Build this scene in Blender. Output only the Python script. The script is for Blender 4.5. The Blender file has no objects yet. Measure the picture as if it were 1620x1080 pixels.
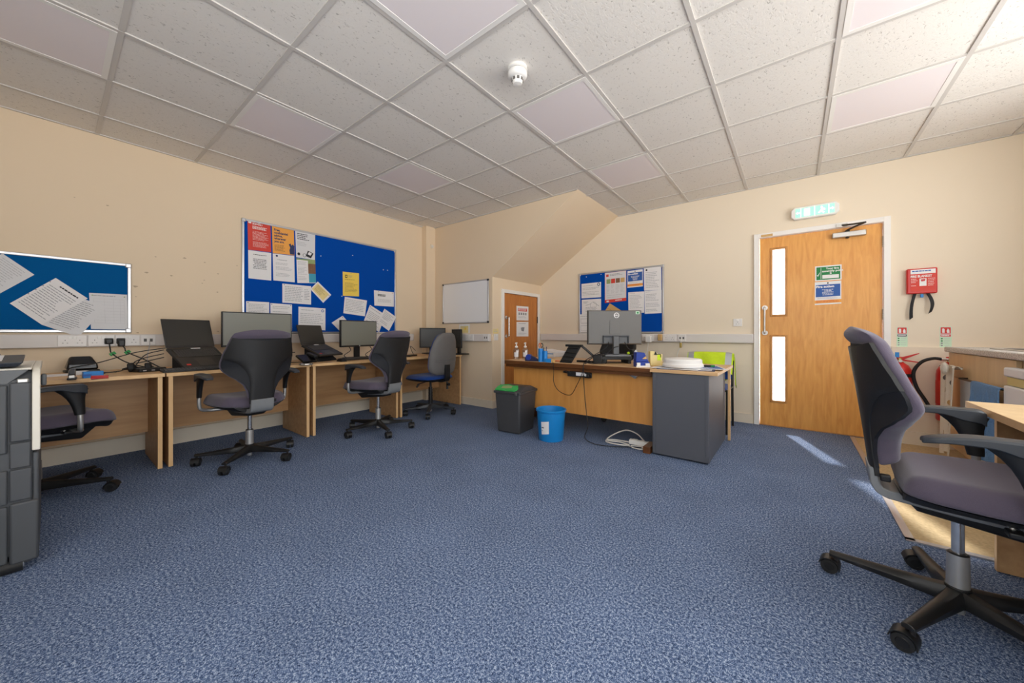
import bpy, math, random
from mathutils import Vector, Matrix
random.seed(7)
SC = bpy.context.scene
COL = SC.collection
PI = math.pi

# ------------------------------------------------------------------ camera
FPX, YAW, Y0, CZ = 569.9, 0.6634, 526.9, 0.995
cam = bpy.data.objects.new('camera', bpy.data.cameras.new('camera'))
COL.objects.link(cam)
cam.location = (0, 0, CZ)
cam.rotation_euler = (PI / 2, 0, YAW)
cam.data.sensor_width = 36
cam.data.lens = FPX / 1620 * 36
cam.data.shift_y = -(540 - Y0) / 1620
cam.data.clip_start = 0.02
SC.camera = cam
_s, _c = math.sin(YAW), math.cos(YAW)


def ray(px, py):
    r = (px - 810) / FPX
    return Vector((-_s + r * _c, _c + r * _s, -(py - Y0) / FPX))


def at_x(px, py, x):
    d = ray(px, py)
    return d * (x / d.x) + Vector((0, 0, CZ))


def at_y(px, py, y):
    d = ray(px, py)
    return d * (y / d.y) + Vector((0, 0, CZ))


def at_z(px, py, z):
    d = ray(px, py)
    return d * ((z - CZ) / d.z) + Vector((0, 0, CZ))


# --------------------------------------------------------------- materials
def lin(c):
    out = []
    for v in c:
        v = v / 255.0
        out.append(v / 12.92 if v <= 0.04045 else ((v + 0.055) / 1.055) ** 2.4)
    return (*out, 1.0)


MATS = {}


def M(name, rgb=None, rough=0.5, metal=0.0, noise=0.0, nscale=30.0, bump=0.0, bscale=None, spec=0.5, emit=0.0, sheen=0.0, coat=0.0):
    if rgb is None:
        return MATS[name]
    m = bpy.data.materials.new(name)
    m.use_nodes = True
    nt = m.node_tree
    b = nt.nodes['Principled BSDF']
    col = lin(rgb)
    b.inputs['Base Color'].default_value = col
    b.inputs['Roughness'].default_value = rough
    b.inputs['Metallic'].default_value = metal
    b.inputs['Specular IOR Level'].default_value = spec
    if sheen:
        b.inputs['Sheen Weight'].default_value = sheen
    if coat:
        b.inputs['Coat Weight'].default_value = coat
        b.inputs['Coat Roughness'].default_value = 0.15
    if emit:
        b.inputs['Emission Color'].default_value = col
        b.inputs['Emission Strength'].default_value = emit
    tc = nt.nodes.new('ShaderNodeTexCoord')
    if noise > 0:
        n = nt.nodes.new('ShaderNodeTexNoise')
        n.inputs['Scale'].default_value = nscale
        n.inputs['Detail'].default_value = 4
        nt.links.new(tc.outputs['Object'], n.inputs['Vector'])
        mx = nt.nodes.new('ShaderNodeMix')
        mx.data_type = 'RGBA'
        mx.inputs[6].default_value = tuple(min(1, v * (1 - noise)) for v in col[:3]) + (1,)
        mx.inputs[7].default_value = tuple(min(1, v * (1 + noise)) for v in col[:3]) + (1,)
        nt.links.new(n.outputs['Fac'], mx.inputs[0])
        nt.links.new(mx.outputs[2], b.inputs['Base Color'])
    if bump > 0:
        n2 = nt.nodes.new('ShaderNodeTexNoise')
        n2.inputs['Scale'].default_value = bscale or nscale
        n2.inputs['Detail'].default_value = 3
        nt.links.new(tc.outputs['Object'], n2.inputs['Vector'])
        bp = nt.nodes.new('ShaderNodeBump')
        bp.inputs['Strength'].default_value = bump
        bp.inputs['Distance'].default_value = 0.01
        nt.links.new(n2.outputs['Fac'], bp.inputs['Height'])
        nt.links.new(bp.outputs['Normal'], b.inputs['Normal'])
    MATS[name] = m
    return m


def ramp_mat(name, c0, c1, stretch, scale, rough=0.4, lo=0.35, hi=0.65, bump=0.0, detail=5, distortion=0.0, spec=0.4, c2=None):
    """two (or three) toned stretched noise: wood grain, carpet, stone"""
    m = bpy.data.materials.new(name)
    m.use_nodes = True
    nt = m.node_tree
    b = nt.nodes['Principled BSDF']
    b.inputs['Roughness'].default_value = rough
    b.inputs['Specular IOR Level'].default_value = spec
    tc = nt.nodes.new('ShaderNodeTexCoord')
    mp = nt.nodes.new('ShaderNodeMapping')
    mp.inputs['Scale'].default_value = stretch
    n = nt.nodes.new('ShaderNodeTexNoise')
    n.inputs['Scale'].default_value = scale
    n.inputs['Detail'].default_value = detail
    n.inputs['Distortion'].default_value = distortion
    r = nt.nodes.new('ShaderNodeValToRGB')
    r.color_ramp.elements[0].position = lo
    r.color_ramp.elements[1].position = hi
    r.color_ramp.elements[0].color = lin(c0)
    r.color_ramp.elements[1].color = lin(c1)
    if c2:
        e = r.color_ramp.elements.new((lo + hi) / 2)
        e.color = lin(c2)
    nt.links.new(tc.outputs['Object'], mp.inputs['Vector'])
    nt.links.new(mp.outputs['Vector'], n.inputs['Vector'])
    nt.links.new(n.outputs['Fac'], r.inputs['Fac'])
    nt.links.new(r.outputs['Color'], b.inputs['Base Color'])
    if bump:
        bp = nt.nodes.new('ShaderNodeBump')
        bp.inputs['Strength'].default_value = bump
        bp.inputs['Distance'].default_value = 0.01
        nt.links.new(n.outputs['Fac'], bp.inputs['Height'])
        nt.links.new(bp.outputs['Normal'], b.inputs['Normal'])
    MATS[name] = m
    return m


M('wall', (232, 212, 184), 0.85, noise=0.025, nscale=1.6, bump=0.02, bscale=160, spec=0.2)
M('wall_far', (236, 222, 200), 0.85, noise=0.025, nscale=1.6, bump=0.02, bscale=160, spec=0.2)
M('wall_shell', (232, 224, 210), 0.9, noise=0.02, nscale=2)
M('trunking', (222, 216, 212), 0.45, noise=0.02, nscale=4)
M('socket', (232, 228, 224), 0.35)
M('socket_dark', (96, 93, 90), 0.6)
M('skirt', (232, 220, 200), 0.5, noise=0.02)
M('frame_white', (240, 236, 230), 0.4, noise=0.015)
M('white_plastic', (238, 236, 232), 0.4)
M('white_gloss', (242, 242, 242), 0.25, coat=0.3)
M('grid_bar', (206, 202, 197), 0.5)
M('diffuser', (238, 230, 232), 0.5, noise=0.01, nscale=200)
M('black', (22, 22, 23), 0.45, noise=0.1, nscale=40)
M('black_rough', (26, 26, 27), 0.7, noise=0.15, nscale=60)
M('black_gloss', (16, 16, 17), 0.22)
M('rubber', (24, 24, 25), 0.65)
M('shell_black', (30, 29, 29), 0.5, noise=0.08, nscale=200, bump=0.05)
M('panel_navy', (19, 21, 28), 0.7, noise=0.1, nscale=200)
M('chair_fabric', (92, 84, 98), 0.95, noise=0.13, nscale=450, bump=0.25, bscale=500, spec=0.15, sheen=0.25)
M('blue_fabric', (22, 60, 130), 0.95, noise=0.2, nscale=400, bump=0.2, bscale=500, spec=0.15, sheen=0.2)
M('spine_grey', (126, 128, 130), 0.4, noise=0.04)
M('arm_grey', (48, 52, 58), 0.42, noise=0.06)
M('chrome', (215, 213, 210), 0.2, metal=0.9)
M('steel', (196, 193, 188), 0.35, metal=0.75, noise=0.05, nscale=60)
M('alu', (205, 205, 207), 0.35, metal=0.75)
M('dark_steel', (60, 58, 58), 0.4, metal=0.6)
M('plastic_grey', (98, 95, 93), 0.5, noise=0.05)
M('copier_dark', (70, 72, 75), 0.5, noise=0.06, nscale=8)
M('copier_mid', (96, 98, 100), 0.5, noise=0.04)
M('copier_cream', (226, 220, 206), 0.45, noise=0.02)
M('felt_blue', (4, 74, 168), 0.95, noise=0.12, nscale=300, bump=0.15, bscale=400, spec=0.1)
M('felt_teal', (4, 88, 150), 0.95, noise=0.12, nscale=300, bump=0.15, bscale=400, spec=0.1)
M('paper', (236, 234, 234), 0.8, noise=0.015, nscale=12)
M('paper_grey', (222, 222, 224), 0.8, noise=0.02, nscale=12)
M('ink', (150, 150, 154), 0.8)
M('ink_soft', (190, 190, 193), 0.8)
M('ink_dark', (42, 42, 46), 0.8)
M('ink_white', (240, 238, 236), 0.7)
M('red_print', (214, 62, 48), 0.6, noise=0.06, nscale=10)
M('orange_print', (242, 168, 74), 0.6, noise=0.03, nscale=10)
M('yellow_print', (244, 212, 92), 0.7, noise=0.03, nscale=10)
M('cream_print', (236, 216, 150), 0.7, noise=0.03)
M('blue_print', (44, 92, 168), 0.6, noise=0.06, nscale=40)
M('navy_print', (38, 52, 96), 0.6)
M('green_print', (24, 128, 66), 0.6)
M('mint_print', (206, 234, 206), 0.6)
M('teal_print', (60, 160, 186), 0.6)
M('brown_print', (128, 92, 66), 0.7, noise=0.3, nscale=60)
M('olive_print', (150, 168, 112), 0.7, noise=0.2, nscale=50)
M('pink_print', (240, 214, 208), 0.7)
M('envelope', (208, 168, 108), 0.75, noise=0.05)
M('screen', (128, 129, 119), 0.4, spec=0.6)  # switched-off screens; the window's reflection is put into this lighter base colour
M('screen_dark', (50, 49, 46), 0.35, spec=0.6)
M('keycap', (72, 70, 69), 0.55)
M('laptop', (46, 44, 43), 0.42, noise=0.05)
M('monitor_back', (112, 110, 107), 0.5, noise=0.04, nscale=150)
M('pedestal_grey', (88, 90, 97), 0.45, noise=0.03, nscale=4)
M('bin_grey', (68, 68, 70), 0.45, noise=0.06)
M('bin_blue', (22, 132, 204), 0.4, noise=0.03)
M('green_bag', (52, 172, 84), 0.5, noise=0.15, nscale=30)
M('holder_blue', (28, 130, 206), 0.4)
M('deep_blue', (28, 58, 150), 0.4, noise=0.08)
M('navy', (28, 36, 78), 0.5)
M('orange_plastic', (226, 112, 40), 0.4)
M('red_plastic', (200, 44, 48), 0.4)
M('red_paint', (206, 40, 36), 0.32, noise=0.04)
M('hivis', (208, 236, 40), 0.8, noise=0.08, nscale=40, bump=0.2, bscale=40)
M('reflective', (178, 180, 182), 0.5, metal=0.3)
M('towel_white', (222, 216, 204), 0.95, noise=0.06, nscale=60, bump=0.4, bscale=120)
M('towel_blue', (104, 142, 186), 0.95, noise=0.25, nscale=90, bump=0.8, bscale=120)
M('dot_grey', (96, 92, 88), 0.9)
M('dot_tan', (186, 150, 96), 0.9)
M('brass', (196, 168, 96), 0.35, metal=0.8)
M('yellow_clear', (214, 200, 128), 0.3)
M('fridge', (226, 228, 232), 0.35, noise=0.01)
M('cord_white', (226, 222, 214), 0.5)
M('green_tape', (50, 150, 80), 0.6)
M('exit_face', (150, 226, 190), 0.4, emit=0.8)
M('exit_white', (246, 252, 248), 0.4, emit=1.1)
M('scuff', (190, 168, 140), 0.9)
ramp_mat('beech', (204, 160, 112), (224, 186, 138), (1.2, 14, 14), 2.2, 0.42, 0.3, 0.7)
ramp_mat('beech_y', (204, 160, 112), (224, 186, 138), (14, 1.2, 14), 2.2, 0.42, 0.3, 0.7)
ramp_mat('beech_panel', (178, 136, 92), (200, 158, 112), (14, 1.2, 14), 2.0, 0.45, 0.3, 0.7)
ramp_mat('beech_edge', (222, 178, 124), (232, 192, 140), (6, 6, 2), 2.2, 0.4, 0.3, 0.7)
ramp_mat('door_wood', (220, 150, 72), (240, 176, 94), (9, 9, 1.1), 3.4, 0.36, 0.3, 0.72, detail=7, distortion=0.8)
ramp_mat('door_wood_dark', (184, 112, 52), (204, 132, 66), (9, 9, 1.1), 3.2, 0.36, 0.3, 0.72, detail=7, distortion=0.8)
ramp_mat('bead_wood', (186, 126, 60), (206, 146, 78), (8, 8, 2), 3, 0.4)
ramp_mat('walnut_top', (92, 56, 30), (116, 72, 40), (1.0, 12, 12), 2.4, 0.3, 0.3, 0.7)
ramp_mat('veneer', (204, 140, 70), (222, 160, 88), (7, 7, 0.9), 2.6, 0.38, 0.25, 0.75, detail=6, distortion=0.4)
ramp_mat('kitchen_beech', (214, 182, 138), (226, 196, 152), (8, 8, 1), 2.2, 0.45, 0.3, 0.7)
ramp_mat('worktop', (140, 136, 132), (226, 222, 218), (1, 1, 1), 160, 0.35, 0.35, 0.65)
ramp_mat('lino', (178, 156, 116), (206, 184, 142), (1, 1, 1), 70, 0.5, 0.3, 0.7)


def glass_mat(name, tint=(1, 1, 1), gloss=0.08):
    m = bpy.data.materials.new(name)
    m.use_nodes = True
    nt = m.node_tree
    nt.nodes.remove(nt.nodes['Principled BSDF'])
    t = nt.nodes.new('ShaderNodeBsdfTransparent')
    t.inputs['Color'].default_value = (*tint, 1)
    g = nt.nodes.new('ShaderNodeBsdfGlossy')
    g.inputs['Roughness'].default_value = 0.05
    mx = nt.nodes.new('ShaderNodeMixShader')
    mx.inputs[0].default_value = gloss
    nt.links.new(t.outputs[0], mx.inputs[1])
    nt.links.new(g.outputs[0], mx.inputs[2])
    nt.links.new(mx.outputs[0], nt.nodes['Material Output'].inputs['Surface'])
    MATS[name] = m


glass_mat('glass')
glass_mat('clear_plastic', (0.86, 0.9, 0.92), 0.16)


def carpet_mat():
    m = bpy.data.materials.new('carpet')
    m.use_nodes = True
    nt = m.node_tree
    b = nt.nodes['Principled BSDF']
    b.inputs['Roughness'].default_value = 0.97
    b.inputs['Specular IOR Level'].default_value = 0.08
    tc = nt.nodes.new('ShaderNodeTexCoord')
    def noise(scale, detail, stretch=(1, 1, 1)):
        mp = nt.nodes.new('ShaderNodeMapping')
        mp.inputs['Scale'].default_value = stretch
        n = nt.nodes.new('ShaderNodeTexNoise')
        n.inputs['Scale'].default_value = scale
        n.inputs['Detail'].default_value = detail
        nt.links.new(tc.outputs['Object'], mp.inputs['Vector'])
        nt.links.new(mp.outputs['Vector'], n.inputs['Vector'])
        return n
    na, nb = noise(330, 4, (1, 0.85, 1)), noise(125, 3, (1, 0.85, 1))
    n1 = nt.nodes.new('ShaderNodeMath')
    n1.operation = 'MULTIPLY_ADD'
    n1.inputs[1].default_value = 0.55
    hf = nt.nodes.new('ShaderNodeMath')
    hf.operation = 'MULTIPLY'
    hf.inputs[1].default_value = 0.45
    nt.links.new(nb.outputs['Fac'], hf.inputs[0])
    nt.links.new(na.outputs['Fac'], n1.inputs[0])
    nt.links.new(hf.outputs[0], n1.inputs[2])
    r = nt.nodes.new('ShaderNodeValToRGB')
    el = r.color_ramp.elements
    el[0].position, el[0].color = 0.38, lin((38, 52, 80))
    el[1].position, el[1].color = 0.62, lin((186, 198, 218))
    e = el.new(0.50)
    e.color = lin((92, 113, 150))
    nt.links.new(n1.outputs[0], r.inputs['Fac'])
    n2 = noise(3.0, 4)
    mx = nt.nodes.new('ShaderNodeMix')
    mx.data_type = 'RGBA'
    mx.blend_type = 'MULTIPLY'
    mx.inputs[0].default_value = 1.0
    r2 = nt.nodes.new('ShaderNodeValToRGB')
    r2.color_ramp.elements[0].position, r2.color_ramp.elements[0].color = 0.3, (0.84, 0.84, 0.84, 1)
    r2.color_ramp.elements[1].position, r2.color_ramp.elements[1].color = 0.7, (1, 1, 1, 1)
    nt.links.new(n2.outputs['Fac'], r2.inputs['Fac'])
    nt.links.new(r.outputs['Color'], mx.inputs[6])
    nt.links.new(r2.outputs['Color'], mx.inputs[7])
    nt.links.new(mx.outputs[2], b.inputs['Base Color'])
    bp = nt.nodes.new('ShaderNodeBump')
    bp.inputs['Strength'].default_value = 0.3
    bp.inputs['Distance'].default_value = 0.004
    nt.links.new(n1.outputs[0], bp.inputs['Height'])
    nt.links.new(bp.outputs['Normal'], b.inputs['Normal'])
    MATS['carpet'] = m


def tile_mat():
    m = bpy.data.materials.new('ceiling_tile')
    m.use_nodes = True
    nt = m.node_tree
    b = nt.nodes['Principled BSDF']
    b.inputs['Roughness'].default_value = 0.95
    b.inputs['Specular IOR Level'].default_value = 0.1
    tc = nt.nodes.new('ShaderNodeTexCoord')
    mp = nt.nodes.new('ShaderNodeMapping')
    mp.inputs['Scale'].default_value = (1, 0.55, 1)
    n = nt.nodes.new('ShaderNodeTexNoise')
    n.inputs['Scale'].default_value = 95
    n.inputs['Detail'].default_value = 2.5
    n.inputs['Distortion'].default_value = 0.8
    r = nt.nodes.new('ShaderNodeValToRGB')
    el = r.color_ramp.elements
    el[0].position, el[0].color = 0.29, lin((188, 183, 176))
    el[1].position, el[1].color = 0.37, lin((232, 228, 222))
    nt.links.new(tc.outputs['Object'], mp.inputs['Vector'])
    nt.links.new(mp.outputs['Vector'], n.inputs['Vector'])
    nt.links.new(n.outputs['Fac'], r.inputs['Fac'])
    nt.links.new(r.outputs['Color'], b.inputs['Base Color'])
    bp = nt.nodes.new('ShaderNodeBump')
    bp.inputs['Strength'].default_value = 0.35
    bp.inputs['Distance'].default_value = 0.006
    nt.links.new(n.outputs['Fac'], bp.inputs['Height'])
    nt.links.new(bp.outputs['Normal'], b.inputs['Normal'])
    MATS['ceiling_tile'] = m


carpet_mat()
tile_mat()


# ------------------------------------------------------------ mesh builder
class MB:
    def __init__(self):
        self.v, self.f, self.m, self.mats = [], [], [], []
        self.T = Matrix.Identity(4)

    def mi(self, mat):
        if mat not in self.mats:
            self.mats.append(mat)
        return self.mats.index(mat)

    def add(self, vs, fs, mat):
        k = len(self.v)
        self.v += [self.T @ Vector(p) for p in vs]
        i = self.mi(mat)
        for f in fs:
            self.f.append([k + j for j in f])
            self.m.append(i)
        return self

    def box(self, x0, x1, y0, y1, z0, z1, mat):
        vs = [(x, y, z) for z in (z0, z1) for y in (y0, y1) for x in (x0, x1)]
        fs = [(0, 2, 3, 1), (4, 5, 7, 6), (0, 1, 5, 4), (2, 6, 7, 3), (0, 4, 6, 2), (1, 3, 7, 5)]
        return self.add(vs, fs, mat)

    def hexa(self, bottom, top, mat):
        """eight corners: bottom ring of four, top ring of four (same order, counter-clockwise from above)"""
        return self.add(list(bottom) + list(top), [(3, 2, 1, 0), (4, 5, 6, 7), (0, 1, 5, 4), (1, 2, 6, 5), (2, 3, 7, 6), (3, 0, 4, 7)], mat)

    def cyl(self, p0, p1, r0, r1, mat, seg=20, caps=True):
        p0, p1 = Vector(p0), Vector(p1)
        d = (p1 - p0).normalized()
        a = d.orthogonal().normalized()
        b = d.cross(a)
        vs = []
        for p, r in ((p0, r0), (p1, r1)):
            for k in range(seg):
                t = 2 * PI * k / seg
                vs.append(p + (a * math.cos(t) + b * math.sin(t)) * r)
        fs = [(k, (k + 1) % seg, seg + (k + 1) % seg, seg + k) for k in range(seg)]
        if caps:
            fs += [tuple(range(seg - 1, -1, -1)), tuple(range(seg, 2 * seg))]
        return self.add(vs, fs, mat)

    def lathe(self, prof, mat, c=(0, 0, 0), seg=28, sx=1.0, sy=1.0):
        vs, fs = [], []
        n = len(prof)
        for (r, z) in prof:
            for k in range(seg):
                t = 2 * PI * k / seg
                vs.append((c[0] + r * sx * math.cos(t), c[1] + r * sy * math.sin(t), c[2] + z))
        for i in range(n - 1):
            for k in range(seg):
                k2 = (k + 1) % seg
                fs.append((i * seg + k, i * seg + k2, (i + 1) * seg + k2, (i + 1) * seg + k))
        if prof[0][0] > 1e-6:
            fs.append(tuple(range(seg - 1, -1, -1)))
        if prof[-1][0] > 1e-6:
            fs.append(tuple(range((n - 1) * seg, n * seg)))
        return self.add(vs, fs, mat)

    def tube(self, pts, r, mat, seg=8, smooth=6, flat=1.0):
        pts = [Vector(p) for p in pts]
        if smooth and len(pts) > 2:
            out = []
            n = len(pts)
            for i in range(n - 1):
                p0, p1, p2, p3 = pts[max(i - 1, 0)], pts[i], pts[i + 1], pts[min(i + 2, n - 1)]
                for k in range(smooth):
                    t = k / smooth
                    out.append(0.5 * ((2 * p1) + (p2 - p0) * t + (2 * p0 - 5 * p1 + 4 * p2 - p3) * t * t + (3 * p1 - p0 - 3 * p2 + p3) * t ** 3))
            out.append(pts[-1])
            pts = out
        vs, fs = [], []
        a = None
        n = len(pts)
        for i, p in enumerate(pts):
            d = (pts[min(i + 1, n - 1)] - pts[max(i - 1, 0)]).normalized()
            if a is None:
                a = d.orthogonal().normalized()
            a = (a - d * a.dot(d)).normalized()
            b = d.cross(a)
            rr = r[0] + (r[1] - r[0]) * i / (n - 1) if isinstance(r, tuple) else r
            for k in range(seg):
                t = 2 * PI * k / seg
                vs.append(p + a * math.cos(t) * rr + b * math.sin(t) * rr * flat)
        for i in range(n - 1):
            for k in range(seg):
                k2 = (k + 1) % seg
                fs.append((i * seg + k, i * seg + k2, (i + 1) * seg + k2, (i + 1) * seg + k))
        fs += [tuple(range(seg - 1, -1, -1)), tuple(range((n - 1) * seg, n * seg))]
        return self.add(vs, fs, mat)

    def prism(self, poly, a0, a1, mat, axis='z'):
        """extrude a 2-D outline; axis z: (x,y), axis y: (x,z), axis x: (y,z)"""
        def p3(p, a):
            return (p[0], p[1], a) if axis == 'z' else (p[0], a, p[1]) if axis == 'y' else (a, p[0], p[1])
        n = len(poly)
        vs = [p3(p, a0) for p in poly] + [p3(p, a1) for p in poly]
        fs = [tuple(range(n - 1, -1, -1)), tuple(range(n, 2 * n))] + [(k, (k + 1) % n, n + (k + 1) % n, n + k) for k in range(n)]
        return self.add(vs, fs, mat)

    def loft2(self, front, rear, nu, nv, mat, mat2=None):
        """closed solid between two surfaces given over u,v in 0..1"""
        vs = [front(i / nu, j / nv) for j in range(nv + 1) for i in range(nu + 1)]
        vs2 = [rear(i / nu, j / nv) for j in range(nv + 1) for i in range(nu + 1)]
        w = nu + 1
        n = len(vs)
        f1, f2 = [], []
        for j in range(nv):
            for i in range(nu):
                a = j * w + i
                f1.append((a, a + 1, a + w + 1, a + w))
                f2.append((n + a, n + a + w, n + a + w + 1, n + a + 1))
        rim = [i for i in range(w)] + [j * w + nu for j in range(1, nv + 1)] + [nv * w + i for i in range(nu - 1, -1, -1)] + [j * w for j in range(nv - 1, 0, -1)]
        for k in range(len(rim)):
            a, b = rim[k], rim[(k + 1) % len(rim)]
            f1.append((a, n + a, n + b, b))
        return self.add(vs + vs2, f1 + f2, mat)

    def quad(self, p, mat):
        return self.add(p, [(0, 1, 2, 3)], mat)

    def text(self, s, size, mat, fmap, bold=0.0):
        """flat lettering; fmap turns the letter's (x, y) into a point"""
        cu = bpy.data.curves.new('lettering', 'FONT')
        cu.body = s
        cu.size = size
        cu.offset = bold
        cu.resolution_u = 2
        cu.fill_mode = 'FRONT'
        ob = bpy.data.objects.new('lettering', cu)
        me = bpy.data.meshes.new_from_object(ob)
        k = [fmap(v.co.x, v.co.y) for v in me.vertices]
        self.add(k, [tuple(p.vertices) for p in me.polygons], mat)
        bpy.data.objects.remove(ob)
        bpy.data.curves.remove(cu)
        bpy.data.meshes.remove(me)
        return self

    def build(self, name, parent=None, bevel=0.0, seg=2, smooth=True, sub=0, fix=True, angle=40):
        me = bpy.data.meshes.new(name)
        me.from_pydata([tuple(p) for p in self.v], [], self.f)
        for mt in self.mats:
            me.materials.append(MATS[mt])
        me.polygons.foreach_set('material_index', self.m)
        me.update()
        if fix:
            import bmesh
            bm = bmesh.new()
            bm.from_mesh(me)
            bmesh.ops.recalc_face_normals(bm, faces=bm.faces)
            bm.to_mesh(me)
            bm.free()
        if smooth:
            me.shade_smooth()
            if not sub:
                me.set_sharp_from_angle(angle=math.radians(angle))
        o = bpy.data.objects.new(name, me)
        COL.objects.link(o)
        if parent is not None:
            o.parent = parent
        if bevel:
            b = o.modifiers.new('bevel', 'BEVEL')
            b.width = bevel
            b.segments = seg
            b.limit_method = 'ANGLE'
            b.angle_limit = math.radians(50)
            b.harden_normals = False
        if sub:
            s = o.modifiers.new('sub', 'SUBSURF')
            s.levels = s.render_levels = sub
        return o


def tag(o, label=None, cat=None, group=None, kind=None):
    if label:
        o['label'] = label
    if cat:
        o['category'] = cat
    if group:
        o['group'] = group
    if kind:
        o['kind'] = kind
    return o


def thing(name, label, cat, loc=(0, 0, 0), rot=0.0, group=None):
    o = bpy.data.objects.new(name, None)
    o.empty_display_size = 0.1
    COL.objects.link(o)
    o.location = loc
    o.rotation_euler = (0, 0, rot)
    return tag(o, label, cat, group)


def copy_tree(o, parent=None):
    c = o.copy()
    COL.objects.link(c)
    if parent is not None:
        c.parent = parent
    for ch in list(o.children):
        copy_tree(ch, c)
    return c


def struct(o):
    o['kind'] = 'structure'
    return o


def interp(tab, x):
    if x <= tab[0][0]:
        return tab[0][1]
    for (a, b), (c, d) in zip(tab, tab[1:]):
        if x <= c:
            t = (x - a) / (c - a)
            t = t * t * (3 - 2 * t) * 0.5 + t * 0.5
            return b + (d - b) * t
    return tab[-1][1]
# ------------------------------------------------------------------- room
XL, XR, YF, YB, H = -4.40, 1.66, 4.77, -1.15, 2.593
YW, XC = 3.60, -3.143          # wall with the whiteboard; side of the stair cupboard
ZK = 1.742                     # underside of the stair slope at the cupboard


def slab(name, x0, x1, y0, y1, z0, z1, mat):
    return struct(MB().box(x0, x1, y0, y1, z0, z1, mat).build(name, smooth=False))


slab('floor', XL - .2, XR + .2, YB - .2, YF + .2, -0.12, 0.0, 'carpet')
wl = slab('wall_left', XL - .15, XL, YB - .2, YF + .2, 0, H + .1, 'wall')
b = MB()
for (px, py, r) in ((232, 431, .012), (292, 408, .011), (271, 436, .009), (246, 406, .006), (324, 415, .007), (345, 433, .007), (344, 462, .008), (323, 443, .006), (214, 453, .014), (320, 448, .006), (215, 469, .005), (345, 524, .009), (218, 526, .009), (375, 420, .006), (170, 325, .008), (118, 312, .005)):
    q = at_x(px, py, XL + .0004)
    b.add([(q.x, q.y + r * math.cos(a) * (1.0 + .5 * math.sin(3 * a + px)), q.z + .6 * r * math.sin(a)) for a in [k * PI / 5 for k in range(10)]], [tuple(range(10))], 'scuff')
b.build('scuff_marks', wl, smooth=False, fix=False)
# far wall with the door opening
DX0, DX1, DZ1 = -0.290, 0.652, 2.022      # door leaf
w = MB()
w.box(XL - .15, DX0 - .008, YF, YF + .15, 0, H + .1, 'wall_far')
w.box(DX1 + .008, XR + .15, YF, YF + .15, 0, H + .1, 'wall_far')
w.box(DX0 - .008, DX1 + .008, YF, YF + .15, DZ1 + .008, H + .1, 'wall_far')
struct(w.build('wall_far', smooth=False))
# right wall: one long window above the kitchenette
WZ0, WZ1, WY0, WY1 = 1.02, 2.32, 1.05, 3.75
GZ0, GY0, GY1 = 0.06, -0.95, 0.85        # unseen full-height glazing, added to brighten the near floor
w = MB()
w.box(XR, XR + .15, GY1, YF + .2, 0, WZ0, 'wall_shell')
w.box(XR, XR + .15, YB - .2, GY1, 0, GZ0, 'wall_shell')
w.box(XR, XR + .15, YB - .2, YF + .2, WZ1, H + .1, 'wall_shell')
w.box(XR, XR + .15, YB - .2, GY0, GZ0, WZ1, 'wall_shell')
w.box(XR, XR + .15, GY1, WY0, WZ0, WZ1, 'wall_shell')
w.box(XR, XR + .15, WY1, YF + .2, WZ0, WZ1, 'wall_shell')
struct(w.build('wall_right', smooth=False))
# wall behind the camera with a second window
BX0, BX1, BZ0, BZ1 = -1.1, 1.3, 0.95, 2.3
w = MB()
w.box(XL - .15, XR + .15, YB - .15, YB, 0, BZ0, 'wall_shell')
w.box(XL - .15, XR + .15, YB - .15, YB, BZ1, H + .1, 'wall_shell')
w.box(XL - .15, BX0, YB - .15, YB, BZ0, BZ1, 'wall_shell')
w.box(BX1, XR + .15, YB - .15, YB, BZ0, BZ1, 'wall_shell')
struct(w.build('wall_back', smooth=False))


def window(name, p0, p1, z0, z1, n):
    """white framed window filling an opening; p0, p1 are the two lower corners on the outer face"""
    p0, p1 = Vector(p0), Vector(p1)
    d = (p1 - p0).normalized()
    L = (p1 - p0).length
    root = struct(bpy.data.objects.new(name, None))
    COL.objects.link(root)
    root.location = (p0.x, p0.y, 0)
    root.rotation_euler = (0, 0, math.atan2(d.y, d.x))
    f = MB()
    f.box(0, L, -.03, .03, z0, z0 + .06, 'frame_white').box(0, L, -.03, .03, z1 - .06, z1, 'frame_white')
    for k in range(n + 1):
        x = k * (L - .05) / n
        f.box(x, x + .05, -.03, .03, z0 + .06, z1 - .06, 'frame_white')
    f.build('window_frame', root, smooth=False)
    MB().box(.02, L - .02, -.003, .003, z0 + .04, z1 - .04, 'glass').build('window_pane', root, smooth=False)
    return root


window('window_1', (XR + .1, WY0, 0), (XR + .1, WY1, 0), WZ0, WZ1, 3)
window('window_added', (XR + .1, GY0, 0), (XR + .1, GY1, 0), GZ0, WZ1, 2)  # added glazing out of view, lets more daylight onto the floor
window('window_2', (BX0, YB - .1, 0), (BX1, YB - .1, 0), BZ0, BZ1, 3)

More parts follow.
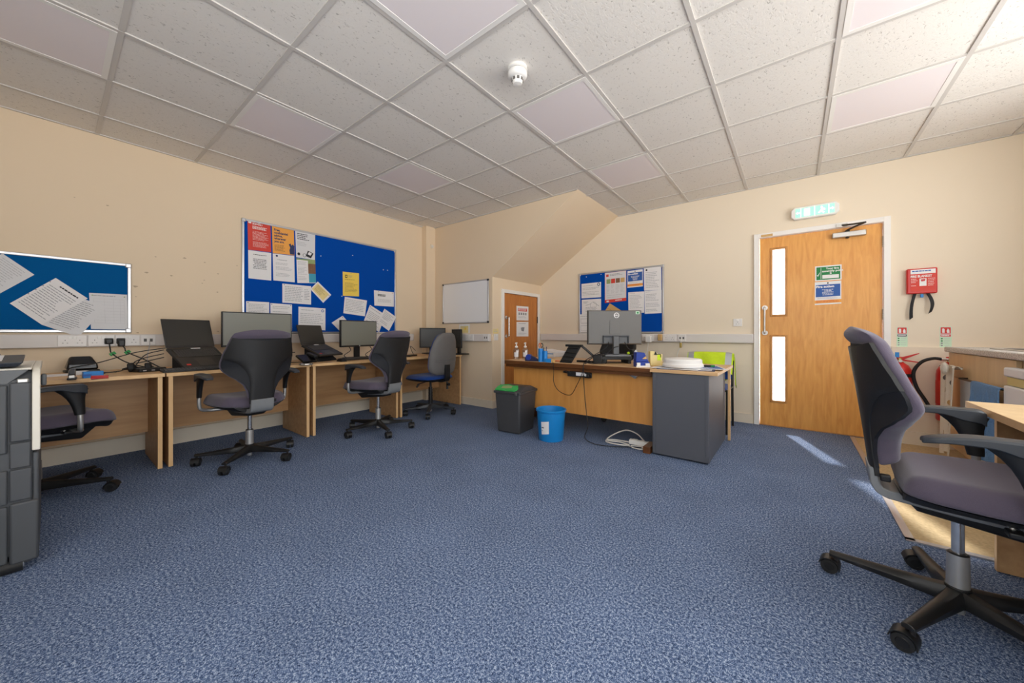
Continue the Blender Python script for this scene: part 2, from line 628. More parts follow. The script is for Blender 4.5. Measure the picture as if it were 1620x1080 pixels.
# wall with the whiteboard (front face of the space under the stairs) and its sloping soffit
XT = -1.888
w = MB()
w.prism([(XL, 0), (XC, 0), (XC, ZK), (XT, H), (XL, H)], YW, YW + .09, 'wall', 'y')
struct(w.build('wall_stair_front', smooth=False))
w = MB()
d0, d1, dzt = 3.835, 4.662, 1.552          # cupboard door opening
w.box(XC - .09, XC, YW + .09, d0, 0, ZK, 'wall')
w.box(XC - .09, XC, d1, YF, 0, ZK, 'wall')
w.box(XC - .09, XC, d0, d1, dzt, ZK, 'wall')
struct(w.build('wall_cupboard_side', smooth=False))
w = MB()
w.hexa([(XC, YW + .09, ZK), (XT, YW + .09, H), (XT, YF, H), (XC, YF, ZK)], [(XC - .09, YW + .09, ZK + .05), (XT - .09, YW + .09, H + .05), (XT - .09, YF, H + .05), (XC - .09, YF, ZK + .05)], 'wall')
struct(w.build('wall_stair_soffit', smooth=False))
slab('wall_pipe_boxing', XL, -4.300, 3.432, YW, 0, H, 'wall')

# ceiling: exposed grid of 600 mm tiles
OX, OY, TS = -4.6066, 0.8286, 0.6
LIGHTS = [(2, -2), (2, 0), (2, 2), (5, -2), (5, 0), (5, 2), (5, 4), (8, 0), (8, 2), (8, 4), (8, -2)]
cm = MB()
cm.box(XL - .1, XR + .1, YB - .1, YF + .1, H, H + .12, 'ceiling_tile')
struct(cm.build('ceiling', smooth=False))
g = MB()
for i in range(1, 11):
    x = OX + TS * i
    g.box(x - .012, x + .012, YB, YF, H - .007, H + .001, 'grid_bar')
for j in range(-3, 7):
    y = OY + TS * j
    g.box(XL, XR, y - .012, y + .012, H - .006, H + .001, 'grid_bar')
g.box(XL, XL + .02, YB, 3.432, H - .008, H, 'grid_bar')
g.box(XT, XR, YF - .02, YF, H - .008, H, 'grid_bar')
g.box(XL + .1, XT, YW - .02, YW, H - .008, H, 'grid_bar')
struct(g.build('trim_1', smooth=False))
LNAME = {(2, -2): 'square ceiling light panel nearest the left edge, above the copier', (2, 0): 'square ceiling light panel above the large blue noticeboard',
         (2, 2): 'square ceiling light panel nearest the corner pipe boxing', (5, -2): None,
         (5, 0): 'square ceiling light panel cut off by the top edge, left of the smoke detector',
         (5, 2): 'square ceiling light panel beside the smoke detector', (5, 4): 'square ceiling light panel near the stair slope, nearest the far wall',
         (8, 0): None, (8, -2): None, (8, 2): 'square ceiling light panel cut off at the top right of the photo',
         (8, 4): 'bright square ceiling light panel in front of the exit door'}
for (i, j) in LIGHTS:
    if LNAME[(i, j)] is None:
        continue
    t = thing('ceiling_light', LNAME[(i, j)], 'ceiling light', (OX + TS * (i + .5), OY + TS * (j + .5), H), 0, 'recessed ceiling light panels')
    a, b = .288, .262
    f = MB()
    f.box(-a, a, -a, -b, -.009, -.001, 'white_plastic').box(-a, a, b, a, -.009, -.001, 'white_plastic')
    f.box(-a, -b, -b, b, -.009, -.001, 'white_plastic').box(b, a, -b, b, -.009, -.001, 'white_plastic')
    f.build('frame', t, smooth=False)
    MB().box(-b, b, -b, b, -.007, -.001, 'diffuser').build('diffuser', t, smooth=False)

# skirtings
slab('baseboard_left', XL, XL + .018, YB, 3.432, 0, .13, 'skirt')
slab('baseboard_stair', -4.30, XC, YW - .018, YW, 0, .10, 'skirt')
slab('baseboard_cupboard', XC, XC + .018, YW - .018, 3.775, 0, .10, 'skirt')
slab('baseboard_far', XC + .018, DX0 - .06, YF - .018, YF, 0, .10, 'skirt')
# heating pipe boxed along the left wall above the skirting
slab('trim_2', XL, XL + .05, YB, 3.432, .15, .20, 'skirt')
# boxed-in pipes below the extinguishers, right of the door
w = MB()
w.box(DX1 + .055, XR, YF - .03, YF, 0, .872, 'wall_far')
w.box(DX1 + .055, XR, YF - .045, YF, 0, .12, 'skirt')
struct(w.build('trim_3', smooth=False))
# plastic cable trunking on three walls
def trunk(name, x0, x1, y0, y1, face):
    b = MB()
    b.box(x0, x1, y0, y1, .886, .986, 'trunking')
    struct(b.build(name, bevel=.006))
trunk('trim_4', XL, XL + .05, YB, 3.25, 'x')
trunk('trim_5', -4.10, XC - .02, YW - .05, YW, 'y')
trunk('trim_6', XC + .02, DX0 - .055, YF - .05, YF, 'y')

# kitchenette floor: sheet vinyl with a metal strip round it
slab('floor_vinyl', .452, XR, 2.545, YF - .045, -.01, .003, 'lino')
w = MB()
w.box(.425, .458, 2.53, YF - .05, 0, .007, 'alu')
w.box(.425, XR, 2.525, 2.556, 0, .007, 'alu')
struct(w.build('trim_7', smooth=False))

# --------------------------------------------------------------- exit door
def root_struct(name, loc=(0, 0, 0)):
    r = struct(bpy.data.objects.new(name, None))
    COL.objects.link(r)
    r.location = loc
    return r


d = root_struct('door_1', (DX0, YF, 0))
W = DX1 - DX0
fr = MB()
for x0, x1 in ((-.052, -.006), (W + .006, W + .052)):
    fr.box(x0, x1, -.028, .0, 0, DZ1 + .052, 'frame_white')
fr.box(-.006, W + .006, -.028, 0, DZ1 + .006, DZ1 + .052, 'frame_white')
fr.box(-.0075, -.004, -.01, .15, 0, DZ1 + .006, 'frame_white').box(W + .004, W + .0075, -.01, .15, 0, DZ1 + .006, 'frame_white')
fr.box(-.006, W + .006, -.01, .15, DZ1 + .004, DZ1 + .0075, 'frame_white')
fr.box(-.004, W + .004, -.002, .15, 0, .006, 'bead_wood')
fr.build('door_frame', d, bevel=.004)
gx0, gx1 = .098, .232
lows, ups = (.262, .968), (1.182, 1.902)
lf = MB()
lf.box(0, gx0, .004, .048, .008, DZ1, 'door_wood').box(gx1, W, .004, .048, .008, DZ1, 'door_wood')
lf.box(gx0, gx1, .004, .048, .008, lows[0], 'door_wood').box(gx0, gx1, .004, .048, lows[1], ups[0], 'door_wood').box(gx0, gx1, .004, .048, ups[1], DZ1, 'door_wood')
lf.build('door_leaf', d, smooth=False)
for z0, z1 in (lows, ups):
    b = MB()
    for q in ((gx0 - .008, gx0 + .014, z0 - .008, z1 + .008), (gx1 - .014, gx1 + .008, z0 - .008, z1 + .008), (gx0 + .014, gx1 - .014, z0 - .008, z0 + .014), (gx0 + .014, gx1 - .014, z1 - .014, z1 + .008)):
        b.box(q[0], q[1], -.004, .02, q[2], q[3], 'bead_wood')
    fb = b.build('glazing_bead', d, bevel=.003)
    MB().box(gx0 + .004, gx1 - .004, .022, .028, z0 + .004, z1 - .004, 'glass').build('pane', fb, smooth=False)
hd = MB()
hz0, hz1, hx = 1.0, 1.27, .045
hd.tube([(hx, .004, hz0), (hx, -.05, hz0), (hx, -.055, hz0 + .02), (hx, -.055, (hz0 + hz1) / 2), (hx, -.055, hz1 - .02), (hx, -.05, hz1), (hx, .004, hz1)], .0095, 'steel', 10, 4)
for z in (hz0, hz1):
    hd.cyl((hx, .004, z), (hx, -.006, z), .026, .026, 'steel')
hd.build('pull_handle', d)
for z in (.22, 1.12, 1.80):
    hg = MB()
    hg.cyl((W + .005, -.006, z), (W + .005, -.006, z + .10), .007, .007, 'steel', 10)
    for k in range(4):
        hg.cyl((W + .005, -.006, z + .02 * (k + 1)), (W + .005, -.006, z + .02 * (k + 1) + .001), .0085, .0085, 'dark_steel', 10)
    hg.build('hinge', d)
# door closer on the leaf with its elbow arm
cl = MB()
cl.box(.59, .83, -.05, .004, 1.925, 1.975, 'steel')
cl.cyl((.70, -.025, 1.975), (.70, -.025, 1.992), .018, .018, 'dark_steel', 14)
cl.cyl((.70, -.025, 1.925), (.70, -.025, 1.912), .016, .014, 'dark_steel', 14)
co = cl.build('door_closer', d, bevel=.006)
ar = MB()
ar.tube([(.70, -.025, 1.992), (.75, -.15, 1.994), (.80, -.25, 1.996)], .009, 'dark_steel', 8, 2)
ar.tube([(.80, -.25, 1.996), (.73, -.13, 2.02), (.66, -.032, 2.045)], .008, 'dark_steel', 8, 2)
ar.box(.62, .70, -.04, -.026, 2.028, 2.06, 'steel')
ar.build('closer_arm', co)
MB().box(.012, .115, -.031, -.028, DZ1 + .012, DZ1 + .036, 'envelope').build('frame_sticker', d, smooth=False)

# ---------------------------------------------------- cupboard door (stairs)
d = root_struct('door_2', (XC, d0, 0))
Wd = d1 - d0
fr = MB()
for y0, y1 in ((-.055, 0), (Wd, Wd + .055)):
    fr.box(-.02, .018, y0, y1, 0, dzt + .05, 'frame_white')
fr.box(-.02, .018, 0, Wd, dzt, dzt + .05, 'frame_white')
fr.build('door_frame', d, bevel=.004)
MB().box(-.045, -.004, .003, Wd - .003, .006, dzt - .003, 'door_wood_dark').build('door_leaf', d, bevel=.002)
h = MB()
z0, z1, yy = .955, 1.215, .055
h.tube([(-.004, yy, z0), (.045, yy, z0), (.05, yy, z0 + .02), (.05, yy, (z0 + z1) / 2), (.05, yy, z1 - .02), (.045, yy, z1), (-.004, yy, z1)], .0095, 'chrome', 10, 4)
for z in (z0, z1):
    h.cyl((-.004, yy, z), (.004, yy, z), .024, .024, 'chrome')
h.build('pull_handle', d)
MB().cyl((.003, Wd - .004, 1.15), (.003, Wd - .004, 1.25), .008, .008, 'dark_steel', 10).build('hinge', d)

# small wall fixtures ---------------------------------------------------------
t = thing('smoke_detector', 'round white smoke detector on the ceiling tile', 'smoke detector', (-1.312, 1.732, H))
MB().lathe([(.058, 0), (.06, -.012), (.054, -.016)], 'white_plastic', seg=32).build('mounting_base', t)
b = MB()
b.lathe([(.046, -.014), (.046, -.026)], 'plastic_grey', seg=32)
b.lathe([(.054, -.024), (.058, -.03), (.058, -.05), (.05, -.06), (.036, -.064)], 'white_plastic', seg=32)
b.build('body', t)
b = MB()
b.lathe([(.034, -.062), (.031, -.085), (.026, -.098), (.008, -.102), (0, -.102)], 'white_plastic', seg=32)
for k in range(8):
    an = k * PI / 4
    b.T = Matrix.Rotation(an, 4, 'Z')
    b.box(.028, .0345, -.007, .007, -.082, -.066, 'socket_dark')
b.build('sensor_cage', t)

t = thing('wall_sensor', 'small round cream sensor high on the corner pipe boxing', 'sensor', (-4.300, 3.53, 2.30))
MB().cyl((0, 0, 0), (.02, 0, 0), .034, .03, 'skirt', 24).build('base', t)
MB().cyl((.02, 0, 0), (.028, 0, 0), .02, .018, 'trunking', 24).build('dome', t)
# ------------------------------------------------------- beech wall desks
DZ, DF = 0.70, -3.64
def wall_desk(y0, y1, label, x1=DF, pz=.205):
    t = thing('office_desk', label, 'desk', (XL + .055, y0, 0), 0, 'beech desks along the left wall')
    D, L = x1 - (XL + .055), y1 - y0
    b = MB()
    b.box(0, D, 0, L, DZ - .025, DZ, 'beech_y')
    b.box(D, D + .0015, 0, L, DZ - .025, DZ, 'beech_edge')
    b.build('desk_top', t, bevel=.002)
    for ya in (.012, L - .012 - .025):
        b = MB()
        b.box(.12, D - .012, ya, ya + .025, .004, DZ - .025, 'beech_panel')
        b.box(D - .012, D - .0105, ya, ya + .025, .004, DZ - .025, 'beech_edge')
        b.build('end_panel', t, bevel=.0015)
    MB().box(.24, .258, .037, L - .037, pz, DZ - .025, 'beech_panel').build('modesty_panel', t, smooth=False)
    return t


wall_desk(-.10, .516, 'beech desk nearest the copier, holding the hole punch and stapler')
wall_desk(.524, 1.535, 'beech desk under the large laptop and the widest monitor')
wall_desk(1.543, 2.515, 'beech desk under the smaller laptop beside a monitor')
wall_desk(2.523, 3.53, 'beech desk in the corner by the whiteboard, behind the blue chair')

# -------------------------------------------------- big desk facing the room
t = thing('executive_desk', 'wooden desk with dark brown top edge and veneered front panel, facing the room', 'desk', (-2.50, 3.065, 0))
L = 1.567
b = MB()
b.box(0, L, 0, .80, .662, .70, 'walnut_top')
b.box(0, L, .0, .80, .6995, .701, 'beech')
b.box(0, L, .025, .05, .63, .662, 'walnut_top')
b.build('desk_top', t, bevel=.004)
MB().box(.055, L - .006, .095, .115, .205, .662, 'veneer').build('modesty_panel', t, bevel=.002)
b = MB()
b.box(.06, .085, .30, .78, .004, .662, 'walnut_top')
b.build('end_panel', t, bevel=.002)
b = MB()
b.box(L - .10, L - .035, .40, .78, .004, .662, 'veneer')
b.build('end_panel', t, bevel=.002)
b = MB()
b.T = Matrix.Translation((L - .17, .07, .63)) @ Matrix.Rotation(.5, 4, 'Y')
b.box(-.03, .03, -.01, .026, -.02, .02, 'spine_grey')
b.cyl((-.03, -.012, -.01), (.035, -.012, .012), .008, .008, 'alu', 8)
b.build('desk_clamp', t)
# cable tray slung under the top
ct = thing('cable_tray', 'dark cable tray with a white label slung under the brown desk top', 'cable tray', (-1.73, 3.085, .583))
b = MB()
b.box(0, .23, 0, .06, -.004, .0, 'dark_steel').box(0, .23, 0, .004, 0, .045, 'dark_steel').box(0, .23, .056, .06, 0, .045, 'dark_steel')
b.build('tray', ct, bevel=.002)
MB().box(.095, .20, -.002, .0, .008, .040, 'paper').build('label', ct, smooth=False)
MB().tube([(.02, .03, .02), (-.03, .03, .025), (-.04, -.005, .035), (.0, -.012, .045), (.04, -.006, .03)], .006, 'black', 8).build('cable_loop', ct)
MB().tube([(.19, -.006, .04), (.25, -.02, .035), (.26, -.02, .005), (.21, -.012, .0), (.17, -.008, .01)], .006, 'black', 8).build('cable_loop', ct)

# grey desk-high pedestal with beech top
t = thing('desk_pedestal', 'desk-high dark grey pedestal with a beech top, at the right end of the brown desk', 'pedestal', (-.92, 3.045, 0))
b = MB()
b.box(.005, .42, .0, .80, .012, .675, 'pedestal_grey')
b.build('carcass', t, bevel=.004)
MB().box(.02, .40, .03, .77, 0, .014, 'black').build('plinth', t, smooth=False)
MB().box(.012, .032, -.004, .0, .02, .67, 'pedestal_grey').build('edge_strip', t, bevel=.001)
MB().box(.396, .416, -.004, .0, .02, .67, 'pedestal_grey').build('edge_strip', t, bevel=.001)
b = MB()
b.box(-.012, .478, -.012, .845, .676, .70, 'beech')
b.build('top', t, bevel=.002)
MB().box(.44, .46, .81, .835, .004, .676, 'beech_edge').build('back_leg', t, bevel=.002)

# -------------------------------------------- desk along the right-hand wall
t = thing('office_desk', 'pale beech desk at the right edge, in front of the near grey chair', 'desk', (.592, 1.05, 0))
b = MB()
b.box(0, .78, 0, 1.407, .672, .70, 'kitchen_beech')
b.box(-.0015, 0, 0, 1.407, .672, .70, 'beech_edge')
b.build('desk_top', t, bevel=.002)
for y in (.02, 1.375):
    b = MB()
    b.box(.076, .70, y, y + .022, .004, .672, 'beech_panel').box(.0745, .076, y, y + .022, .004, .672, 'beech_edge')
    b.build('end_panel', t, bevel=.0015)
MB().box(.60, .618, .042, 1.375, .25, .672, 'beech_panel').build('modesty_panel', t, smooth=False)


# ------------------------------------------------------------- task chairs
def castor(parent, x, y, an, r=.030, name='castor'):
    b = MB()
    b.T = Matrix.Translation((x, y, 0)) @ Matrix.Rotation(an, 4, 'Z')
    for s in (-1, 1):
        b.cyl((.012, s * .006, r), (.012, s * .025, r), r, r * .9, 'rubber', 20)
        b.cyl((.012, s * .025, r), (.012, s * .027, r), r * .55, r * .5, 'black', 16)
    pts = []
    for k in range(9):
        a = -.25 + k * (PI + .1) / 8
        pts.append((.012 - math.cos(a) * (r + .004), r + math.sin(a) * (r + .004)))
    poly = pts + [(.012 - math.cos(a_) * (r + .0005), r + math.sin(a_) * (r + .0005)) for a_ in [-.25 + k * (PI + .1) / 8 for k in range(8, -1, -1)]]
    b.prism(poly, -.026, .026, 'black', 'y')
    b.cyl((-.006, 0, r), (-.006, 0, .075), .0075, .0075, 'dark_steel', 10)
    return b.build(name, parent)


def star_base(parent, R, mat, a0, hub=.032, zt=.118, w0=.030, w1=.017, z0=.055):
    base = MB()
    base.cyl((0, 0, z0), (0, 0, zt + .004), hub * 1.05, hub, mat, 24)
    base.cyl((0, 0, .028), (0, 0, z0), .016, .018, 'steel', 16)
    base = base.build('base', parent, bevel=.003)
    base.rotation_euler = (0, 0, a0)
    for k in range(5):
        an = k * 2 * PI / 5
        b = MB()
        b.T = Matrix.Rotation(an, 4, 'Z')
        n = 8
        rings = []
        for i in range(n + 1):
            u = i / n
            x = .018 + (R + .012 - .018) * u
            ww = w0 + (w1 - w0) * u ** .8
            top = zt - (zt - .090) * u ** .75
            hh = .055 - .036 * u ** .8
            rings.append([(x, -ww * .92, top - hh), (x, -ww, top - hh * .45), (x, -ww * .55, top - .003), (x, 0, top), (x, ww * .55, top - .003), (x, ww, top - hh * .45), (x, ww * .92, top - hh)])
        vs = [p for r in rings for p in r]
        fs = []
        for i in range(n):
            for k2 in range(7):
                k3 = (k2 + 1) % 7
                fs.append((i * 7 + k2, i * 7 + k3, (i + 1) * 7 + k3, (i + 1) * 7 + k2))
        fs += [tuple(range(7)), tuple(n * 7 + q for q in range(6, -1, -1))]
        b.add(vs, fs, mat)
        b.build('leg', base, bevel=.002)
        castor(base, R * math.cos(an), R * math.sin(an), .2 + random.uniform(-.45, .45))
    return base


BW = [(.455, .080), (.50, .084), (.56, .092), (.61, .112), (.65, .150), (.69, .200), (.72, .226), (.75, .238), (.78, .240), (.84, .230), (.90, .214), (.95, .200), (.985, .188), (1.01, .172)]


def back_y(x, z):
    """rear face of the backrest"""
    lean = -.228 - .075 * max(0, (z - .47) / .55) ** 1.1
    k = max(0.0, min(1.0, (z - .56) / .18))
    k2 = max(0.0, min(1.0, (1.03 - z) / .28))
    return lean + (.026 + .078 * k * (.35 + .65 * k2)) * (abs(x) / .24) ** 2.0


def task_chair(label, arm_style='tube'):
    t = thing('task_chair', label, 'office chair', (0, 0, 0), 0, 'grey and black task chairs')
    base = star_base(t, .325, 'black', 0)
    b = MB()
    b.cyl((0, 0, .10), (0, 0, .232), .0285, .0265, 'steel', 24)
    b.cyl((0, 0, .232), (0, 0, .236), .0265, .022, 'dark_steel', 24)
    b.cyl((0, 0, .232), (0, 0, .40), .0155, .0155, 'chrome', 20)
    b.build('gas_lift', t)
    # mechanism under the seat
    b = MB()
    b.hexa([(-.06, -.12, .365), (.06, -.12, .365), (.065, .17, .330), (-.065, .17, .330)], [(-.095, -.17, .43), (.095, -.17, .43), (.115, .26, .445), (-.115, .26, .445)], 'shell_black')
    b.cyl((-.12, .02, .415), (.12, .02, .415), .012, .012, 'black', 12)
    mech = b.build('mechanism', t, bevel=.03, seg=4)
    b = MB()
    b.cyl((.11, .05, .42), (.20, .05, .42), .006, .006, 'steel', 10)
    b.hexa([(.19, .035, .405), (.235, .035, .405), (.235, .07, .405), (.19, .07, .405)], [(.19, .035, .42), (.235, .035, .42), (.235, .07, .42), (.19, .07, .42)], 'black')
    b.build('tilt_lever', mech, bevel=.003)
    # spine bracket: runs back under the seat and turns up behind
    b = MB()
    def spine(u, v, o):
        w = .082 - .006 * v
        x = (u - .5) * 2 * w
        tab = [(0, (.10, .375)), (.25, (-.02, .380)), (.5, (-.12, .388)), (.68, (-.195, .395)), (.78, (-.222, .408)), (.86, (-.238, .435)), (1, (-.244, .50))]
        y = interp([(a, p[0]) for a, p in tab], v)
        z = interp([(a, p[1]) for a, p in tab], v)
        ny, nz = (0, 1) if v < .6 else (math.sin((v - .6) / .4 * PI / 2), math.cos((v - .6) / .4 * PI / 2))
        th = .045 - .022 * v
        return Vector((x, y + ny * th * o, z + nz * th * o))
    b.loft2(lambda u, v: spine(u, v, 1), lambda u, v: spine(u, v, 0), 6, 24, 'spine_grey')
    b.build('spine_bracket', t, bevel=.004)
    # seat cushion and its black pan
    def seat_out(v):
        return interp([(0, .165), (.06, .198), (.15, .222), (.4, .242), (.7, .246), (.88, .232), (.96, .200), (1, .150)], v)
    def seat_top(u, v):
        s = (u - .5) * 2
        w = seat_out(v)
        y = -.170 + .465 * v
        edge = min(1, (1 - abs(s)) / .22)
        fe = min(1, (1 - v) / .16, v / .14)
        k = math.sqrt(max(0, 1 - (1 - edge) ** 2)) * math.sqrt(max(0, 1 - (1 - fe) ** 2))
        z = .462 + .058 * k + .014 * s * s * edge - .030 * max(0, (v - .72) / .28) ** 2 - .004
        return Vector((s * w, y, z))
    def seat_bot(u, v):
        s = (u - .5) * 2
        w = seat_out(v) * (.97 - .07 * (1 - abs(s)))
        y = -.160 + .445 * v
        z = .452 - .022 * (1 - abs(s) ** 3) - .022 * max(0, (v - .72) / .28) ** 2
        return Vector((s * w, y, z))
    b = MB()
    b.loft2(seat_top, seat_bot, 22, 24, 'chair_fabric')
    st = b.build('seat', t, sub=1)
    b = MB()
    def pan(u, v, o):
        p = seat_bot(u, v)
        return Vector((p.x * .985, p.y * .985, p.z - .004 - .026 * o * (1 - ((u - .5) * 2) ** 4)))
    b.loft2(lambda u, v: pan(u, v, 0), lambda u, v: pan(u, v, 1), 12, 12, 'shell_black')
    b.build('seat_pan', st)
    # backrest: grey upholstery in front, navy rear cover, black T-shaped shell
    def zrow(v, a=.515, c=1.018):
        return a + (c - a) * v
    def pad_front(u, v):
        s = (u - .5) * 2
        z = zrow(v, c=1.022 - .026 * abs(s) ** 3)
        w = interp(BW, z) + .006
        edge = math.sqrt(max(0, 1 - abs(s) ** 4))
        end = math.sqrt(max(0, 1 - max(0, (v - .86) / .14) ** 2)) * math.sqrt(max(0, 1 - max(0, (.05 - v) / .05) ** 2))
        lum = .014 * math.exp(-((z - .66) / .09) ** 2)
        y = back_y(s * w, z) + .022 + (.042 + lum) * edge * end + .012 * edge
        if v > .9:
            y -= .02 * ((v - .9) / .1) ** 2
        return Vector((s * w, y, z))
    def pad_rear(u, v):
        s = (u - .5) * 2
        z = zrow(v, c=1.022 - .026 * abs(s) ** 3)
        w = interp(BW, z) - .002
        y = back_y(s * w, z) + .012
        if z > .955:
            k = min(1, (z - .955) / .028)
            y -= (.024 * math.sqrt(k) * (1 - abs(s) ** 6)) * (1 if z < .99 else max(0, 1 - ((z - .99) / .03) ** 2))
        return Vector((s * w, y, z))
    b = MB()
    b.loft2(pad_front, pad_rear, 22, 40, 'chair_fabric')
    bk = b.build('backrest', t, sub=1)
    b = MB()
    def cov(u, v, o):
        s = (u - .5) * 2
        z = zrow(v, .500, .955)
        w = interp(BW, z) - .004
        return Vector((s * w, back_y(s * w, z) + .013 - .010 * o, z))
    b.loft2(lambda u, v: cov(u, v, 0), lambda u, v: cov(u, v, 1), 20, 34, 'panel_navy')
    b.build('rear_cover', bk)
    b = MB()
    def shell(u, v, o):
        s = (u - .5) * 2
        top = .962 + .0 * s
        z = .470 + (top - .470) * v - (.022 * (1 - s * s)) * v ** 6
        w = interp(BW, z) - .001
        if z < .80:
            k = max(0, min(1, (z - .60) / .20))
            wz = .080 + (interp(BW, .80) - .001 - .080) * (1 - math.sqrt(max(0, 1 - k * k)))
            w = min(w, wz) if z > .6 else .080
        x = s * w
        ed = 1 - abs(s) ** 8
        return Vector((x, back_y(x, z) + .012 - o * (.012 + .010 * ed * (1 - .4 * v)), z))
    b.loft2(lambda u, v: shell(u, v, 0), lambda u, v: shell(u, v, 1), 20, 44, 'shell_black')
    b.build('back_shell', bk)
    b = MB()
    b.box(.078, .105, -.215, -.188, .462, .485, 'black')
    b.build('height_knob', bk, bevel=.004)
    # arms: bent tube, black post, drooping pad that runs backwards
    for s in (-1, 1):
        b = MB()
        xo = .292
        def padf(u, v, o):
            q = (u - .5) * 2
            y = .102 - .245 * v
            hw = interp([(0, .024), (.1, .032), (.6, .034), (.9, .029), (1, .018)], v)
            zt = .700 - .004 * q * q - .012 * max(0, (.10 - v) / .10) ** 2 - .022 * max(0, (v - .45) / .55) ** 2
            zb = zt - interp([(0, .05), (.2, .046), (.45, .026), (1, .015)], v)
            return Vector((s * xo + q * hw, y, zt if o else zb))
        b.loft2(lambda u, v: padf(u, v, 1), lambda u, v: padf(u, v, 0), 8, 18, 'arm_grey')
        pad = b.build('armrest', t, bevel=.005)
        b = MB()
        rings = []
        for i in range(7):
            v = i / 6
            z = .668 - .15 * v
            yy = .066 + .012 * v - .02 * (1 - v) ** 2
            hw, hd = .019 - .004 * v, .037 - .015 * v + .03 * (1 - v) ** 4
            rings.append([(s * xo + hw * math.cos(a) , yy + hd * math.sin(a), z) for a in [k * 2 * PI / 14 for k in range(14)]])
        vs = [p for r in rings for p in r]
        fs = [(i * 14 + k, i * 14 + (k + 1) % 14, (i + 1) * 14 + (k + 1) % 14, (i + 1) * 14 + k) for i in range(6) for k in range(14)] + [tuple(range(14)), tuple(range(97, 83, -1))]
        b.add(vs, fs, 'black')
        b.build('arm_post', pad)
        b = MB()
        b.tube([(s * xo, .078, .54), (s * xo, .080, .47), (s * (xo - .012), .084, .432), (s * (xo - .06), .10, .415), (s * (xo - .13), .09, .412), (s * .085, .08, .412)], .0125, 'steel', 12, 6)
        b.build('arm_tube', pad)
    return t


def base_of(t):
    return [c for c in t.children if c.name.split('.')[0] == 'base'][0]


def place(t, x, y, face, cast):
    """face: heading of the sitter; cast: heading of one castor (both from +X, degrees)"""
    t.location = (x, y, 0)
    t.rotation_euler = (0, 0, math.radians(face - 90))
    base_of(t).rotation_euler = (0, 0, math.radians(cast - face + 90))


tc = task_chair('grey upholstered task chair in the right foreground, turned towards the right-hand desk')
place(tc, .467, 1.935, -3, 168)
for lab, x, y, f, c in (('grey and black task chair seen from behind, at the desk with the widest monitor', -3.397, .969, 184, -41.6),
                        ('grey and black task chair pulled out beside the blue chair', -3.344, 2.058, 191, -16),
                        ('grey and black task chair half hidden behind the copier', -3.55, -.06, 108, 62),
                        ('dark task chair behind the brown desk, mostly hidden by the monitor', -1.74, 4.16, 262, 210)):
    c2 = copy_tree(tc)
    c2['label'] = lab
    place(c2, x, y, f, c)
    arms = [ch for ch in c2.children if ch.name.startswith('armrest')]
    if 'copier' in lab:                        # the arm on the desk side is set lower, tucked under the top
        arms[0].location.z -= .045
    if 'brown' in lab:                         # the darker one behind the big desk
        for ch in c2.children:
            if ch.name.startswith(('seat', 'backrest')):
                ch.data = ch.data.copy()
                ch.data.materials[0] = MATS['black_rough']
            elif ch in arms:
                ch.location.z -= .05
for ch in tc.children:
    if ch.name.startswith(('base', 'gas_lift')):
        ch.location.y -= .018

# ------------------------------------------------ blue operator chair
t = thing('operator_chair', 'blue operator chair with a grey plastic back, at the corner desk', 'office chair')
star_base(t, .30, 'arm_grey', 0, hub=.028, zt=.125, w0=.026, w1=.017)
b = MB()
b.cyl((0, 0, .10), (0, 0, .33), .025, .024, 'black', 20).cyl((0, 0, .33), (0, 0, .42), .014, .014, 'black', 16)
for k in range(5):
    b.cyl((0, 0, .15 + k * .035), (0, 0, .158 + k * .035), .0265, .0265, 'black', 20)
b.build('gas_lift', t)
b = MB()
b.box(-.08, .08, -.12, .10, .40, .43, 'black')
mech = b.build('mechanism', t, bevel=.008)
b = MB()
b.cyl((-.08, .0, .40), (-.20, .0, .385), .006, .006, 'black', 8).cyl((-.19, 0, .387), (-.22, 0, .35), .012, .010, 'black', 10)
b.build('lever', mech)
def sq(u, v):
    s, q = (u - .5) * 2, (v - .5) * 2
    # squircle mapping
    return s * math.sqrt(1 - q * q / 2 * .6), q * math.sqrt(1 - s * s / 2 * .6)
def stop(u, v):
    s, q = sq(u, v)
    k = math.sqrt(max(0, 1 - max(abs((u - .5) * 2), abs((v - .5) * 2)) ** 5))
    return Vector((s * .255, q * .235 + .02, .448 + .045 * k - .018 * max(0, q - .4)))
def sbot(u, v):
    s, q = sq(u, v)
    return Vector((s * .250, q * .23 + .02, .443 - .018 * max(0, q - .4)))
st = MB().loft2(stop, sbot, 18, 18, 'blue_fabric').build('seat', t, sub=1)
MB().loft2(lambda u, v: sbot(u, v) * 1.0 + Vector((0, 0, -.001)), lambda u, v: Vector((sbot(u, v).x * .92, sbot(u, v).y * .92, .422)), 12, 12, 'black').build('seat_pan', st)
OB = [(.50, .12), (.515, .17), (.54, .205), (.60, .222), (.68, .224), (.78, .212), (.88, .188), (.95, .155), (.985, .12), (1.0, .07)]
def ob(u, v, o):
    s = (u - .5) * 2
    z = .50 + .50 * v
    w = interp(OB, z)
    x = s * w
    y = -.245 - .10 * (z - .5) + .05 * (x / .22) ** 2
    ed = math.sqrt(max(0, 1 - abs(s) ** 4)) * math.sqrt(max(0, 1 - abs(v * 2 - 1) ** 8))
    return Vector((x * (1 if o < 2 else .985), y + (.018 + .05 * ed if o == 0 else 0.006 if o == 1 else -.004 - .022 * ed), z))
bk = MB().loft2(lambda u, v: ob(u, v, 0), lambda u, v: ob(u, v, 1), 20, 26, 'blue_fabric').build('backrest', t, sub=1)
sh = MB().loft2(lambda u, v: ob(u, v, 1), lambda u, v: ob(u, v, 2), 20, 26, 'plastic_grey').build('back_shell', bk)
